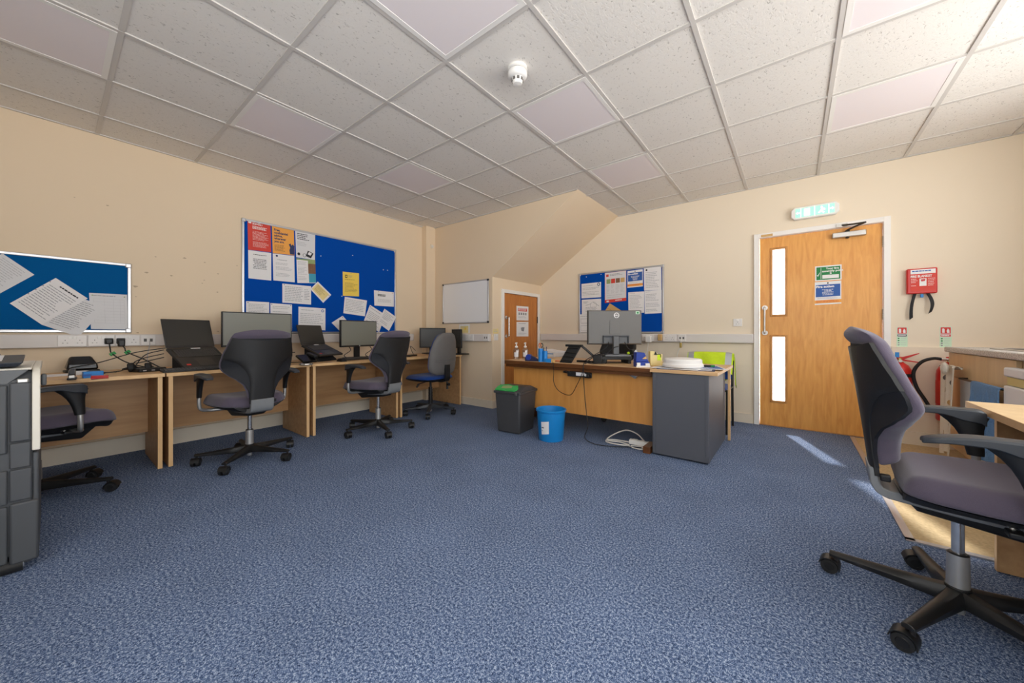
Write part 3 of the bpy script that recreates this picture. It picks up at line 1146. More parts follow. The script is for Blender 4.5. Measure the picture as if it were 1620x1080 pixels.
for k in range(3):
    z = .665 + .026 * k - .026
    pts = []
    for i in range(9):
        x = -.165 + .33 * i / 8
        zz = z - .018 * (1 - min(1, abs(x) / .09))
        v = (zz - .5) / .5
        w = interp(OB, zz)
        p = ob(.5 + x / w / 2, v, 2)
        pts.append((p.x, p.y - .001, zz))
    MB().tube(pts, .004, 'plastic_grey', 6, 2).build('back_rib', sh)
b = MB()
def jb(u, v, o):
    tab_y = [(0, -.05), (.3, -.22), (.45, -.285), (.6, -.30), (1, -.295)]
    tab_z = [(0, .415), (.3, .405), (.45, .425), (.6, .47), (1, .62)]
    x = (u - .5) * 2 * .038
    y, z = interp(tab_y, v), interp(tab_z, v)
    return Vector((x, y + (.022 if v > .4 else 0) * o, z + (.02 if v <= .4 else 0) * o))
b.loft2(lambda u, v: jb(u, v, 1), lambda u, v: jb(u, v, 0), 4, 18, 'black')
b.build('back_bar', t, bevel=.004)
b = MB()
b.cyl((0, -.285, .415), (0, -.285, .33), .012, .014, 'black', 10).cyl((0, -.285, .385), (0, -.32, .385), .016, .016, 'black', 10)
b.build('height_knob', t)
place(t, -3.55, 2.90, 184, -45)

# ------------------------------------- visitor chair with the hi-vis vest
t = thing('visitor_chair', 'blue-backed visitor chair with dark tubular legs behind the grey pedestal', 'chair', (-.73, 4.28, 0), 0)
b = MB()
b.loft2(lambda u, v: Vector(((u - .5) * .43, (v - .5) * .41, .445 + .02 * math.sqrt(max(0, 1 - max(abs(u - .5), abs(v - .5)) ** 4 * 16)))), lambda u, v: Vector(((u - .5) * .42, (v - .5) * .40, .425)), 10, 10, 'blue_fabric')
b.build('seat', t, sub=1)
b = MB()
b.loft2(lambda u, v: Vector(((u - .5) * .42, .20 + .05 * v - .02, .50 + .26 * v)), lambda u, v: Vector(((u - .5) * .42, .20 + .05 * v + .018, .50 + .26 * v)), 8, 8, 'blue_fabric')
b.build('backrest', t, bevel=.012, seg=3)
for sx in (-1, 1):
    for sy in (-1, 1):
        b = MB()
        if sy > 0:
            b.tube([(sx * .215, .235, .0), (sx * .215, .20, .43), (sx * .215, .235, .70)], .012, 'dark_steel', 10, 5)
        else:
            b.tube([(sx * .215, -.20, .0), (sx * .215, -.185, .43)], .012, 'dark_steel', 10, 0)
        b.build('leg', t)
b = MB()
b.tube([(-.215, -.185, .425), (.215, -.185, .425)], .011, 'dark_steel', 8, 0).tube([(-.215, .20, .425), (.215, .20, .425)], .011, 'dark_steel', 8, 0)
b.tube([(-.215, -.185, .425), (-.215, .20, .425)], .011, 'dark_steel', 8, 0).tube([(.215, -.185, .425), (.215, .20, .425)], .011, 'dark_steel', 8, 0)
b.build('seat_frame', t)
# vest draped over the top of that chair's back
v = thing('hi_vis_vest', 'yellow hi-vis vest with silver reflective bands hung over the blue-backed chair', 'vest', (-.73, 4.28, -.03))
def drape(u, q, o):
    """q runs from the front hem over the top rail to the rear hem"""
    s = (u - .5) * 2
    wv = .004 * math.sin(u * 19 + q * 5)
    zt, yt = .812 - .012 * abs(s) ** 3, .241
    if q < .46:
        k = 1 - q / .46
        y, z = yt - .044 - .052 * k + wv - .010 * k, zt - .012 - (.17 + .05 * math.sin(u * 7)) * k
    elif q > .54:
        k = (q - .54) / .46
        y, z = yt + .044 - .008 * k + wv, zt - .012 - (.24 + .06 * math.sin(u * 9 + 1)) * k
    else:
        a = (q - .46) / .08 * PI
        y, z = yt - .044 * math.cos(a), zt - .012 + .02 * math.sin(a)
    return Vector((s * (.225 - .01 * abs(q - .5)), y, z - o * .005 if .46 < q < .54 else z)) + (Vector((0, 0, 0)) if .46 < q < .54 else Vector((0, (.004 if q < .5 else -.004) * o, 0)))
MB().loft2(lambda u, q: drape(u, q, 0), lambda u, q: drape(u, q, 1), 24, 40, 'hivis').build('cloth', v)
for u0, u1 in ((.02, .15), (.84, .97)):
    MB().loft2(lambda u, q: drape(u0 + (u1 - u0) * u, q, -.5), lambda u, q: drape(u0 + (u1 - u0) * u, q, -.1), 4, 40, 'reflective').build('reflective_band', v)
b = MB()
b.loft2(lambda u, q: Vector((.235 + .012 * q, .20 + .075 * u, .775 - .30 * q - .04 * u)), lambda u, q: Vector((.229 + .012 * q, .20 + .075 * u, .775 - .30 * q - .04 * u)), 4, 10, 'hivis')
b.loft2(lambda u, q: Vector((.238 + .012 * q, .215 + .03 * u, .772 - .30 * q - .04 * u)), lambda u, q: Vector((.236 + .012 * q, .215 + .03 * u, .772 - .30 * q - .04 * u)), 3, 10, 'reflective')
b.build('side_flap', v)
# -------------------------------------------------- noticeboards and papers
def lerp4(c, u, v):
    """c: TL, TR, BR, BL; v runs downwards"""
    return c[0] * (1 - u) * (1 - v) + c[1] * u * (1 - v) + c[2] * u * v + c[3] * (1 - u) * v


class Sheet:
    """a printed sheet: a thin slab with its print laid on the face"""
    def __init__(self, corners, normal, lift, mat='paper', thick=.0006):
        self.c = [Vector(p) for p in corners]
        self.n = Vector(normal)
        o = sum(self.c, Vector()) / 4
        self.o = o + self.n * lift
        self.c = [p - o for p in self.c]
        self.mb = MB()
        self.t = thick
        self.k = 1
        n = self.n
        fr, bk = [p + n * thick for p in self.c], list(self.c)
        self.mb.hexa([bk[0], bk[1], bk[2], bk[3]], [fr[0], fr[1], fr[2], fr[3]], mat)
        self.w = (self.c[1] - self.c[0]).length
        self.h = (self.c[3] - self.c[0]).length

    def p(self, u, v, k=None):
        return lerp4(self.c, u, v) + self.n * (self.t + .00035 * (k or self.k))

    def rect(self, u0, v0, u1, v1, mat, k=1):
        self.mb.quad([self.p(u0, v0, k), self.p(u0, v1, k), self.p(u1, v1, k), self.p(u1, v0, k)], mat)
        return self

    def lines(self, u0, v0, u1, v1, n, mat='ink', k=2, fill=.38, ragged=.35, align='l'):
        dv = (v1 - v0) / n
        for i in range(n):
            q = 1 - random.random() * ragged
            if random.random() < .06:
                continue
            wd = (u1 - u0) * q
            a = u0 if align == 'l' else (u0 + u1 - wd) / 2
            x = a
            while x < a + wd - .01:
                e = min(a + wd, x + (.05 + .11 * random.random()) * (u1 - u0) + .01)
                self.rect(x, v0 + dv * i, e, v0 + dv * (i + fill), mat, k)
                x = e + .016
        return self

    def disc(self, u, v, r, mat, k=2, seg=18, inner=0):
        if inner:
            pts = []
            for q in range(seg):
                a, b = 2 * PI * q / seg, 2 * PI * (q + 1) / seg
                self.mb.quad([self.p(u + math.cos(t) * rr / self.w, v + math.sin(t) * rr / self.h, k) for t, rr in ((a, r), (b, r), (b, inner), (a, inner))], mat)
        else:
            self.mb.add([self.p(u + math.cos(2 * PI * q / seg) * r / self.w, v + math.sin(2 * PI * q / seg) * r / self.h, k) for q in range(seg)], [tuple(range(seg))], mat)
        return self

    def poly(self, pts, mat, k=2):
        self.mb.add([self.p(u, v, k) for u, v in pts], [tuple(range(len(pts)))], mat)
        return self

    def text(self, s, u, v, size, mat, k=3, bold=.0, wide=1.0):
        """size: letter height in metres; (u, v) is the left end of the baseline"""
        self.mb.text(s, size, mat, lambda x, y: self.p(u + x * wide / self.w, v - y / self.h, k), bold)
        return self

    def done(self, name, label=None, cat=None, group=None, parent=None, pins=()):
        o = self.mb.build(name, None, smooth=False, fix=False)
        o.location = self.o
        if parent is not None:
            o.parent = parent
            o.location = self.o - parent.location
        else:
            tag(o, label, cat, group)
        for (u, v, mt) in pins:
            q = self.p(u, v)
            b = MB()
            b.cyl(q, q + self.n * .004, .0045, .004, mt, 10)
            b.build('drawing_pin', o)
        return o


NX, NY = Vector((1, 0, 0)), Vector((0, -1, 0))


def board(name, label, origin, axis, L, z0, z1, felt, cat='noticeboard', fw=.022, frame='alu', corner=None):
    """aluminium framed board standing off a wall; axis 'x' lies on the far walls, 'y' on the left wall"""
    t = thing(name, label, cat, (origin[0], origin[1], z0), 0)
    def bx(b, a0, a1, d0, d1, q0, q1, m):
        if axis == 'y':
            b.box(d0, d1, a0, a1, q0, q1, m)
        else:
            b.box(a0, a1, -d1, -d0, q0, q1, m)
    hgt = z1 - z0
    b = MB()
    bx(b, fw * .6, L - fw * .6, .004, .012, fw * .6, hgt - fw * .6, felt)
    b.build('felt_panel' if 'felt' in felt else 'writing_surface', t, smooth=False)
    b = MB()
    for q in ((0, L, 0, fw), (0, L, hgt - fw, hgt), (0, fw, fw, hgt - fw), (L - fw, L, fw, hgt - fw)):
        bx(b, q[0], q[1], 0, .018, q[2], q[3], frame)
    b.build('frame', t, bevel=.004)
    if corner:
        for a in (0, L - fw * 1.5):
            for q in (0, hgt - fw * 1.5):
                b = MB()
                bx(b, a - .002, a + fw * 1.5 + .002, -.0, .021, q - .002, q + fw * 1.5 + .002, corner)
                b.build('corner_cap', t, bevel=.006)
    return t


FX = XL + .012 + .0012             # front of felt on the left wall
FY = YF - .012 - .0012             # front of felt on the far wall
board('noticeboard', 'teal blue noticeboard at the left edge of the photo, holding loose tilted sheets', (XL, -.79, 0), 'y', 1.205, 1.0, 1.575, 'felt_teal', corner='alu')
board('noticeboard', 'largest royal blue noticeboard, on the left wall above the monitors', (XL, 1.185, 0), 'y', 1.79, .99, 2.16, 'felt_blue', corner='alu')
board('noticeboard', 'smallest blue noticeboard, on the far wall behind the desk monitor', (-2.478, YF, 0), 'x', 1.19, .992, 1.862, 'felt_blue', corner='alu')
board('whiteboard', 'blank framed whiteboard on the wall beside the small cupboard door', (-4.112, YW, 0), 'x', .912, 1.135, 1.72, 'white_gloss', cat='whiteboard', fw=.016, corner='dark_steel')


def lw(pts, s, ox, oy):
    return [at_x(ox + x / s, oy + y / s, FX) for x, y in pts]


def fw_(pts, s, ox, oy, y=None):
    return [at_y(ox + x / s, oy + yy / s, y or FY) for x, yy in pts]


# --- large board on the left wall (crop scale 5.4, offset 380,340)
G2 = 'papers on the large noticeboard'
def b2(pts, lift=0.0, mat='paper'):
    return Sheet(lw(pts, 5.4, 380, 340), NX, lift, mat)


s = b2([(62, 42), (258, 85), (265, 318), (68, 295)], 0, 'red_print')
s.rect(.03, .03, .16, .09, 'ink_white').text('VICTIM', .2, .07, .022, 'ink_white', bold=.0006).text('SUPPORT', .2, .115, .022, 'ink_white', bold=.0006)
s.lines(.2, .16, .85, .27, 3, 'ink_white', fill=.6).lines(.2, .34, .9, .9, 14, 'pink_print', fill=.3)
s.done('poster', 'red poster in the top left corner of the large noticeboard', 'poster', G2)
s = b2([(270, 88), (458, 125), (465, 345), (278, 325)], 0, 'orange_print')
for i, q in enumerate(('Free,', 'confidential', 'advice,', 'wherever', 'you are.')):
    s.text(q, .09, .17 + .105 * i, .032, 'navy_print', bold=.0012, wide=.9)
s.lines(.09, .68, .62, .92, 6, 'brown_print', fill=.35)
s.poly([(.74, .60), (.82, .56), (.86, .64), (.92, .58), (.99, .64), (.99, .98), (.78, .98), (.76, .82), (.80, .72)], 'navy_print')
s.done('poster', 'orange advice poster on the large noticeboard, beside the red one', 'poster', G2)
s = b2([(470, 132), (640, 165), (638, 385), (478, 360)], 0, 'paper_grey')
s.lines(.08, .08, .72, .34, 4, 'ink_dark', fill=.42).lines(.08, .4, .6, .62, 4, 'ink_soft')
s.disc(.14, .86, .016, 'ink_dark').poly([(.62, .68), (.92, .76), (.78, .96), (.5, .90)], 'ink_dark').poly([(.68, .72), (.84, .77), (.75, .86), (.6, .82)], 'paper', 3)
s.disc(.44, .88, .02, 'ink_dark', inner=.016)
s.done('notice', 'white notice with a telephone drawing, third in the top row of the large noticeboard', 'notice', G2)
s = b2([(68, 298), (265, 325), (265, 560), (70, 540)])
s.lines(.2, .12, .8, .17, 1, 'ink_dark', align='c', ragged=.1).lines(.14, .28, .86, .66, 7, 'ink_dark', align='c', fill=.34).lines(.3, .80, .7, .85, 1, 'ink_dark', align='c')
s.done('notice', 'white notice of centred text directly below the red poster', 'notice', G2)
s = b2([(278, 328), (462, 350), (466, 575), (283, 558)])
s.disc(.18, .07, .011, 'navy_print').lines(.2, .2, .75, .25, 1, 'ink').lines(.12, .32, .9, .85, 11, 'ink_soft')
s.done('notice', 'white sheet of grey lines directly below the orange poster', 'notice', G2)
s = b2([(480, 368), (640, 385), (648, 582), (488, 580)], .0006)
s.rect(.60, .0, 1, .18, 'olive_print').rect(.60, .18, 1, .60, 'brown_print').rect(.62, .60, 1, .98, 'teal_print').rect(.0, .0, .6, .06, 'olive_print')
s.lines(.06, .12, .54, .9, 14, 'ink_soft')
s.done('leaflet', 'leaflet with a green and teal picture strip, below the telephone notice', 'leaflet', G2)
s = b2([(360, 585), (605, 608), (605, 765), (360, 748)], .0004)
s.lines(.08, .12, .72, .92, 9, 'ink_soft', fill=.5, ragged=.2).lines(.76, .2, .95, .8, 7, 'ink')
s.done('paper', 'creased landscape sheet of handwriting in the lower middle of the large noticeboard', 'paper', G2, pins=[(.06, .05, 'navy_print')])
s = b2([(662, 568), (778, 682), (708, 750), (597, 632)], .0022)
s.rect(.06, .12, .9, .88, 'cream_print').lines(.14, .22, .8, .8, 6, 'brown_print', k=3, fill=.25)
s.done('card', 'small cream card pinned at a slant on the large noticeboard', 'card', G2, pins=[(.95, .2, 'blue_print')])
s = b2([(50, 735), (248, 745), (248, 960), (50, 955)])
s.lines(.1, .1, .9, .5, 7, 'ink_soft')
s.done('paper', 'white sheet in the bottom left corner of the large noticeboard, behind the widest monitor', 'paper', G2, pins=[(.08, .05, 'navy_print')])
s = b2([(258, 752), (442, 765), (442, 990), (258, 985)])
s.lines(.1, .1, .9, .9, 13, 'ink_soft')
s.done('paper', 'tall white sheet partly behind the right end of the widest monitor', 'paper', G2, pins=[(.06, .04, 'navy_print'), (.94, .04, 'navy_print')])
s = b2([(498, 782), (728, 798), (728, 985), (497, 970)])
s.lines(.1, .12, .8, .17, 1, 'ink').lines(.06, .28, .94, .85, 7, 'ink_soft').disc(.89, .12, .016, 'blue_print').disc(.89, .12, .009, 'ink_white', 3)
s.done('paper', 'landscape sheet with a round blue emblem, just above the smaller laptop', 'paper', G2)
s = b2([(875, 483), (1015, 498), (1015, 695), (877, 690)], 0, 'yellow_print')
s.rect(.14, .12, .28, .24, 'ink_dark').rect(.17, .15, .25, .21, 'yellow_print', 3).lines(.34, .13, .6, .23, 3, 'ink').lines(.12, .30, .86, .34, 1, 'brown_print').lines(.12, .40, .9, .86, 9, 'brown_print', fill=.25)
s.done('notice', 'yellow notice alone in the right half of the large noticeboard', 'notice', G2, pins=[(.5, .04, 'olive_print')])
s = b2([(893, 698), (1083, 730), (1065, 865), (880, 838)], .0012)
s.lines(.06, .12, .94, .9, 8, 'ink_soft')
s.done('paper', 'slightly tilted landscape sheet just below the yellow notice', 'paper', G2)
s = b2([(1143, 642), (1312, 660), (1312, 783), (1147, 773)])
s.lines(.18, .22, .62, .38, 2, 'ink_dark', fill=.7, ragged=.1).lines(.18, .48, .9, .85, 5, 'ink_soft')
s.done('paper', 'landscape sheet with a bold heading at the right edge of the large noticeboard', 'paper', G2, pins=[(.22, .08, 'ink_dark'), (.94, .1, 'red_print')])
s = b2([(1108, 767), (1240, 852), (1187, 1000), (1052, 915)], .0006)
s.lines(.08, .1, .92, .9, 9, 'ink_soft')
s.done('paper', 'strongly tilted sheet low on the large noticeboard, tucked under another tilted sheet', 'paper', G2, pins=[(.06, .06, 'navy_print')])
s = b2([(1230, 800), (1330, 872), (1268, 990), (1170, 918)], .0075)
s.lines(.1, .12, .9, .9, 8, 'ink_soft').disc(.3, .5, .02, 'ink_soft', inner=.016)
s.done('paper', 'tilted sheet overhanging the lower right frame of the large noticeboard', 'paper', G2, pins=[(.08, .06, 'navy_print')])
s = b2([(875, 860), (945, 940), (850, 990), (780, 920)], .0004)
s.done('paper', 'corner of a tilted sheet showing above the monitor between laptop and chair', 'paper', G2, pins=[(.08, .08, 'navy_print')])
for k, (px, py) in enumerate(((688, 350), (960, 345), (1222, 468), (1258, 472), (868, 693))):
    q = at_x(380 + px / 5.4, 340 + py / 5.4, FX)
    o = MB().cyl((0, 0, 0), (.007, 0, 0), .006, .005, 'white_plastic', 10).build('drawing_pin')
    o.location = q
    tag(o, 'white drawing pin stuck in bare blue felt of the large noticeboard', 'pin', 'loose drawing pins on the large noticeboard')

# --- board at the left edge (crop scale 3.857, offset 0,380)
G1 = 'sheets on the teal noticeboard'
def b1(pts, lift=0.0, mat='paper'):
    return Sheet(lw(pts, 3.857, 0, 380), NX, lift, mat)
s = b1([(15, 80), (210, 210), (-2, 325), (-190, 195)], .001, 'paper_grey')
s.lines(.1, .1, .9, .9, 12, 'ink_soft', fill=.3)
s.done('paper', 'tilted sheet cut off by the left edge of the photo', 'paper', G1)
s = b1([(543, 320), (775, 332), (780, 545), (555, 540)], 0, 'paper_grey')
s.lines(.1, .06, .9, .1, 1, 'ink')
for i in range(9):
    s.rect(.1, .15 + .085 * i, .92, .153 + .085 * i, 'ink_soft', 2)
for q in (.1, .38, .62, .8, .917):
    s.rect(q, .15, q + .004, .83, 'ink_soft', 2)
s.done('paper', 'upright table sheet in the lower right corner of the teal noticeboard', 'paper', G1, pins=[(.08, .06, 'olive_print'), (.93, .07, 'olive_print')])
s = b1([(425, 330), (650, 405), (480, 590), (255, 515)], .0075, 'paper_grey')
s.lines(.1, .08, .9, .92, 15, 'ink', fill=.28)
s.done('paper', 'typed sheet hanging over the bottom frame of the teal noticeboard', 'paper', G1)
s = b1([(340, 230), (535, 355), (255, 515), (60, 385)], .0095)
s.lines(.28, .1, .9, .16, 1, 'ink_dark', fill=.5).lines(.08, .2, .95, .92, 13, 'ink', fill=.26)
for q in (.14, .3, .46, .62):
    s.disc(-.0 + .02, q, .004, 'ink')
s.done('paper', 'tilted sheet in a clear sleeve, largest on the teal noticeboard', 'paper', G1)

# --- board on the far wall (crop scale 5.4, offset 900,400)
G3 = 'papers on the far noticeboard'
def b3(pts, lift=0.0, mat='paper'):
    return Sheet(fw_(pts, 5.4, 900, 400), NY, lift, mat)
s = b3([(108, 265), (275, 248), (275, 378), (108, 388)])
s.lines(.06, .15, .7, .2, 1, 'ink').lines(.06, .3, .92, .85, 6, 'ink_soft').disc(.88, .13, .022, 'navy_print').disc(.88, .13, .012, 'ink_white', 3)
s.done('paper', 'landscape sheet with a dark round emblem, top left of the far noticeboard', 'paper', G3)
s = b3([(110, 400), (275, 390), (275, 510), (110, 525)])
s.lines(.1, .15, .35, .3, 2, 'ink').disc(.62, .42, .05, 'ink_soft', inner=.045).poly([(.2, .4), (.5, .3), (.505, .32), (.21, .42)], 'ink').poly([(.6, .2), (.9, .5), (.89, .52), (.59, .22)], 'ink').lines(.2, .55, .9, .9, 4, 'ink_soft')
s.done('paper', 'sheet with a line diagram, second down at the left of the far noticeboard', 'paper', G3)
s = b3([(88, 525), (190, 521), (190, 692), (88, 694)], .0008)
s.lines(.12, .06, .9, .14, 2, 'ink').rect(.14, .22, .86, .46, 'ink_soft').rect(.17, .24, .83, .44, 'paper', 3).rect(.14, .56, .86, .84, 'ink_soft').rect(.17, .58, .83, .82, 'paper', 3)
s.done('paper', 'form partly hidden by the left edge of the desk monitor', 'paper', G3)
s = b3([(308, 172), (490, 150), (490, 408), (308, 428)], 0, 'pink_print')
s.rect(.05, .02, .95, .9, 'paper_grey').rect(0, .9, 1, 1, 'red_print', 2).rect(.06, .06, .18, .14, 'red_print', 3).lines(.24, .06, .9, .14, 2, 'ink', 3)
for i, mt in enumerate(('olive_print', 'red_print', 'brown_print', 'envelope')):
    s.rect(.08 + .22 * i, .22, .27 + .22 * i, .37, mt, 3)
    s.lines(.08 + .22 * i, .42, .25 + .22 * i, .72, 7, 'ink_soft', 3)
s.lines(.1, .76, .9, .86, 3, 'ink_soft', 3)
s.rect(.08, .93, .2, .98, 'ink_white', 3).lines(.5, .93, .92, .97, 1, 'ink_white', 3, fill=.8)
s.done('poster', 'tall poster with four small photos and a red bottom band', 'poster', G3)
def fire_action(s, big):
    s.rect(.04, .13, .96, .64 if not big else .66, 'blue_print').rect(0, .80, 1, .94, 'orange_print')
    s.disc(.5, .07, .007, 'ink_dark')
    s.text('Fire action', .05, .26, s.h * .135, 'ink_white', bold=s.h * .006, wide=1.0 if not big else 1.02)
    s.lines(.2, .34, .8, .62, 5, 'ink_white', 3, fill=.4, align='c', ragged=.6).lines(.1, .70, .9, .77, 2, 'ink_soft', 3)
    s.lines(.05, .82, .95, .92, 3, 'red_print', 3)
    return s
s = fire_action(b3([(500, 155), (632, 138), (632, 285), (500, 298)]), False)
s.done('sign', 'blue and orange fire action sheet on the far noticeboard', 'sign', G3)
s = b3([(640, 130), (788, 115), (790, 315), (643, 322)])
s.disc(.16, .1, .012, 'ink_dark').lines(.1, .2, .9, .92, 10, 'ink_soft')
s.done('paper', 'white sheet in the top right corner of the far noticeboard', 'paper', G3)
s = b3([(507, 337), (643, 328), (643, 510), (510, 515)])
s.lines(.08, .05, .5, .09, 1, 'ink').lines(.08, .15, .92, .94, 12, 'ink_soft')
s.done('paper', 'white sheet directly below the fire action sheet', 'paper', G3)
s = b3([(645, 325), (792, 315), (792, 513), (648, 520)], .0005)
s.lines(.08, .05, .4, .09, 1, 'ink').lines(.08, .15, .92, .94, 12, 'ink_soft')
s.done('paper', 'white sheet on the right of the far noticeboard, in its lower row', 'paper', G3)
s = b3([(350, 430), (445, 490), (400, 562), (303, 505)], .001, 'envelope')
s.poly([(.05, .5), (.95, .45), (.95, .47), (.05, .52)], 'brown_print')
s.done('envelope', 'tilted brown envelope sticking up behind the desk monitor', 'envelope', G3)
for px, py in ((150, 205), (275, 183)):
    q = at_y(900 + px / 5.4, 400 + py / 5.4, FY)
    o = MB().cyl((0, 0, 0), (0, -.007, 0), .006, .005, 'white_plastic', 10).build('drawing_pin')
    o.location = q
    tag(o, 'white drawing pin in bare felt at the top left of the far noticeboard', 'pin', 'loose drawing pins on the far noticeboard')

# ----------------------------------------------------------- signs on doors
FD = YF + .0035
s = Sheet([at_y(x, y, FD) for x, y in ((1289.5, 421.5), (1331.5, 418), (1331.5, 442), (1289.5, 445))], NY, 0, 'paper')
s.rect(.05, .08, .95, .93, 'green_print').rect(.22, .12, .235, .88, 'ink_white', 2).poly([(.08, .58), (.11, .62), (.18, .42), (.19, .44), (.115, .70), (.075, .64)], 'ink_white')
s.text('Your fire', .42, .26, .026, 'ink_white', bold=.0008).text('assembly point', .27, .42, .026, 'ink_white', bold=.0008).text('is', .56, .56, .026, 'ink_white', bold=.0008)
s.rect(.28, .62, .90, .86, 'ink_white', 2)
s.done('sign', 'green assembly point sign with a white tick, on the exit door', 'sign', 'signs on the exit door')
s = Sheet([at_y(x, y, FD) for x, y in ((1289, 446.5), (1331, 443.5), (1331, 480), (1289, 482.5))], NY, 0, 'paper')
fire_action(s, True).done('sign', 'blue fire action sign below the green sign on the exit door', 'sign', 'signs on the exit door')
XD = XC - .004
s = Sheet([at_x(x, y, XD) for x, y in ((817, 483.5), (836, 485), (836, 507), (817, 506.5))], NX, .0005)
s.rect(.12, .14, .88, .36, 'red_print').lines(.16, .17, .84, .33, 2, 'ink_white', 3, fill=.6)
for i in range(4):
    s.rect(.16 + .18 * i, .46, .28 + .18 * i, .62, 'ink', 2)
s.lines(.14, .70, .86, .92, 4, 'ink_soft')
s.done('sign', 'upper white sign with a red heading on the small cupboard door', 'sign', 'signs on the cupboard door')
s = Sheet([at_x(x, y, XD) for x, y in ((817, 509), (836, 509), (836, 532), (817, 532))], NX, .0005)
s.lines(.16, .1, .84, .24, 2, 'ink').disc(.5, .5, .03, 'ink', inner=.024).poly([(.35, .4), (.65, .36), (.6, .66), (.4, .62)], 'ink', 2).lines(.16, .74, .84, .92, 3, 'ink_soft')
s.done('sign', 'lower white sign with a black drawing on the small cupboard door', 'sign', 'signs on the cupboard door')

# ----------------------------------------------------------- green exit sign
t = thing('exit_sign', 'lit green and white exit sign box above the exit door', 'exit sign', (-.02, YF, 2.160))
b = MB()
L, hh = .372, .124
b.prism([(0, .028), (.03, 0), (L - .03, 0), (L, .028), (L, hh - .028), (L - .03, hh), (.03, hh), (0, hh - .028)], -.058, 0, 'white_plastic', 'y')
b.build('housing', t, bevel=.005)
b = MB()
b.box(.036, L - .036, -.0605, -.058, .018, hh - .018, 'exit_face')
b.build('lit_panel', t, smooth=False)
b = MB()
def er(x0, x1, z0, z1):
    b.box(x0, x1, -.0615, -.0605, z0, z1, 'exit_white')
for x in (.078, .186, .294):
    er(x - .003, x + .003, .018, hh - .018)
for (c, sgn) in ((.057, -1), (.315, 1)):
    b.prism([(c - sgn * .016, hh / 2 - .006), (c + sgn * .004, hh / 2 - .006), (c + sgn * .004, hh / 2 - .017), (c + sgn * .017, hh / 2), (c + sgn * .004, hh / 2 + .017), (c + sgn * .004, hh / 2 + .006), (c - sgn * .016, hh / 2 + .006)], -.0615, -.0605, 'exit_white', 'y')
er(.104, .150, .026, .098)
b.cyl((.240, -.0605, .088), (.240, -.0615, .088), .009, .009, 'exit_white', 14)
b.prism([(.228, .056), (.240, .077), (.262, .074), (.268, .058), (.258, .056), (.250, .064), (.246, .052), (.262, .038), (.254, .026), (.246, .034), (.236, .044), (.222, .030), (.212, .036)], -.0615, -.0605, 'exit_white', 'y')
b.build('pictogram', t, smooth=False)

# ------------------------------------------------ sockets and wall fixtures
def socket(name, label, origin, axis, w, h=.086, kind='double', group=None, z=None):
    """front plate on trunking; origin: start along the wall, face coordinate"""
    t = thing(name, label, 'socket' if 'socket' in name else 'switch', (origin[0], origin[1], z if z else .893), 0 if axis == 'x' else PI / 2, group)
    # local: x along the wall (as seen by the viewer from left to right), -y out of the wall
    b = MB()
    b.box(0, w, -.009, 0, 0, h, 'socket')
    b.build('face_plate', t, bevel=.003)
    def pins(cx):
        p = MB()
        cz = h * .40
        for (dx, dz, sw, sh) in ((0, .013, .004, .008), (-.011, -.008, .007, .0035), (.011, -.008, .007, .0035)):
            p.box(cx + dx - sw / 2, cx + dx + sw / 2, -.0095, -.009, cz + dz - sh / 2, cz + dz + sh / 2, 'socket_dark')
        p.build('pin_slots', t, smooth=False)
    def rocker(cx, ww=.02):
        MB().box(cx - ww / 2, cx + ww / 2, -.013, -.009, h * .66, h * .90, 'white_plastic').build('rocker', t, bevel=.002)
    if kind == 'double':
        pins(w * .25); pins(w * .75); rocker(w * .42); rocker(w * .58)
    elif kind == 'single':
        pins(w * .5); rocker(w * .5)
    elif kind == 'switch':
        rocker(w * .5, .03)
    elif kind == 'data':
        for q in (.3, .7):
            MB().box(w * q - .009, w * q + .009, -.0095, -.009, h * .35, h * .65, 'socket_dark').build('data_port', t, smooth=False)
    return t


LT = XL + .05
def ly(px):
    return at_x(px, 540, LT).y
SG = 'sockets on the left wall trunking'
for lab, p0, p1, kd in (('leftmost double socket on the left trunking, below the teal noticeboard', 91, 137.5, 'double'), ('double socket holding the straight black plug', 139, 180.5, 'double'),
                        ('double socket holding the bulky black adapter plug', 182, 221, 'double'), ('data outlet just left of the large laptop screen', 222.5, 246, 'data')):
    y0, y1 = ly(p0), ly(p1)
    socket('socket', lab, (LT, y0), 'y', y1 - y0, kind=kd, group=SG)
y0 = at_x(652, 533, LT).y
LB = MB().box(LT - .0005, LT + .001, 3.00, 3.12, .925, .948, 'ink_soft').build('trunking_label')
tag(LB, 'small printed label on the left trunking near the corner boxing', 'label')
# plugs at the left wall with their leads
def plug(label, y, tall, lead):
    t = thing('mains_plug', label, 'plug', (LT + .009, y, .93))
    b = MB()
    b.hexa([(0, -.026, -.024), (.0, .026, -.024), (.0, .026, .026), (0, -.026, .026)], [(.034, -.02, -.018), (.034, .02, -.018), (.034, .02, .02), (.034, -.02, .02)], 'black')
    if tall:
        b.hexa([(.03, -.022, -.045), (.03, .022, -.045), (.03, .022, .018), (.03, -.022, .018)], [(.06, -.018, -.04), (.06, .018, -.04), (.06, .018, .012), (.06, -.018, .012)], 'black')
    b.build('plug_body', t, bevel=.006)
    MB().tube(lead, .0042, 'black', 8, 8).build('lead', t)
    k = lead[2]
    b = MB()
    b.T = Matrix.Translation(k) @ Matrix.Rotation(.6, 4, 'X')
    b.box(-.003, .003, -.016, .02, -.012, .012, 'green_tape')
    b.build('green_tag', t, bevel=.001)
    return t
plug('straight black plug in the left wall trunking, its lead tagged green', ly(172), False, [(.03, 0, -.01), (.05, .004, -.06), (.06, .015, -.10), (.10, .09, -.17), (.14, .20, -.215), (.17, .28, -.222)])
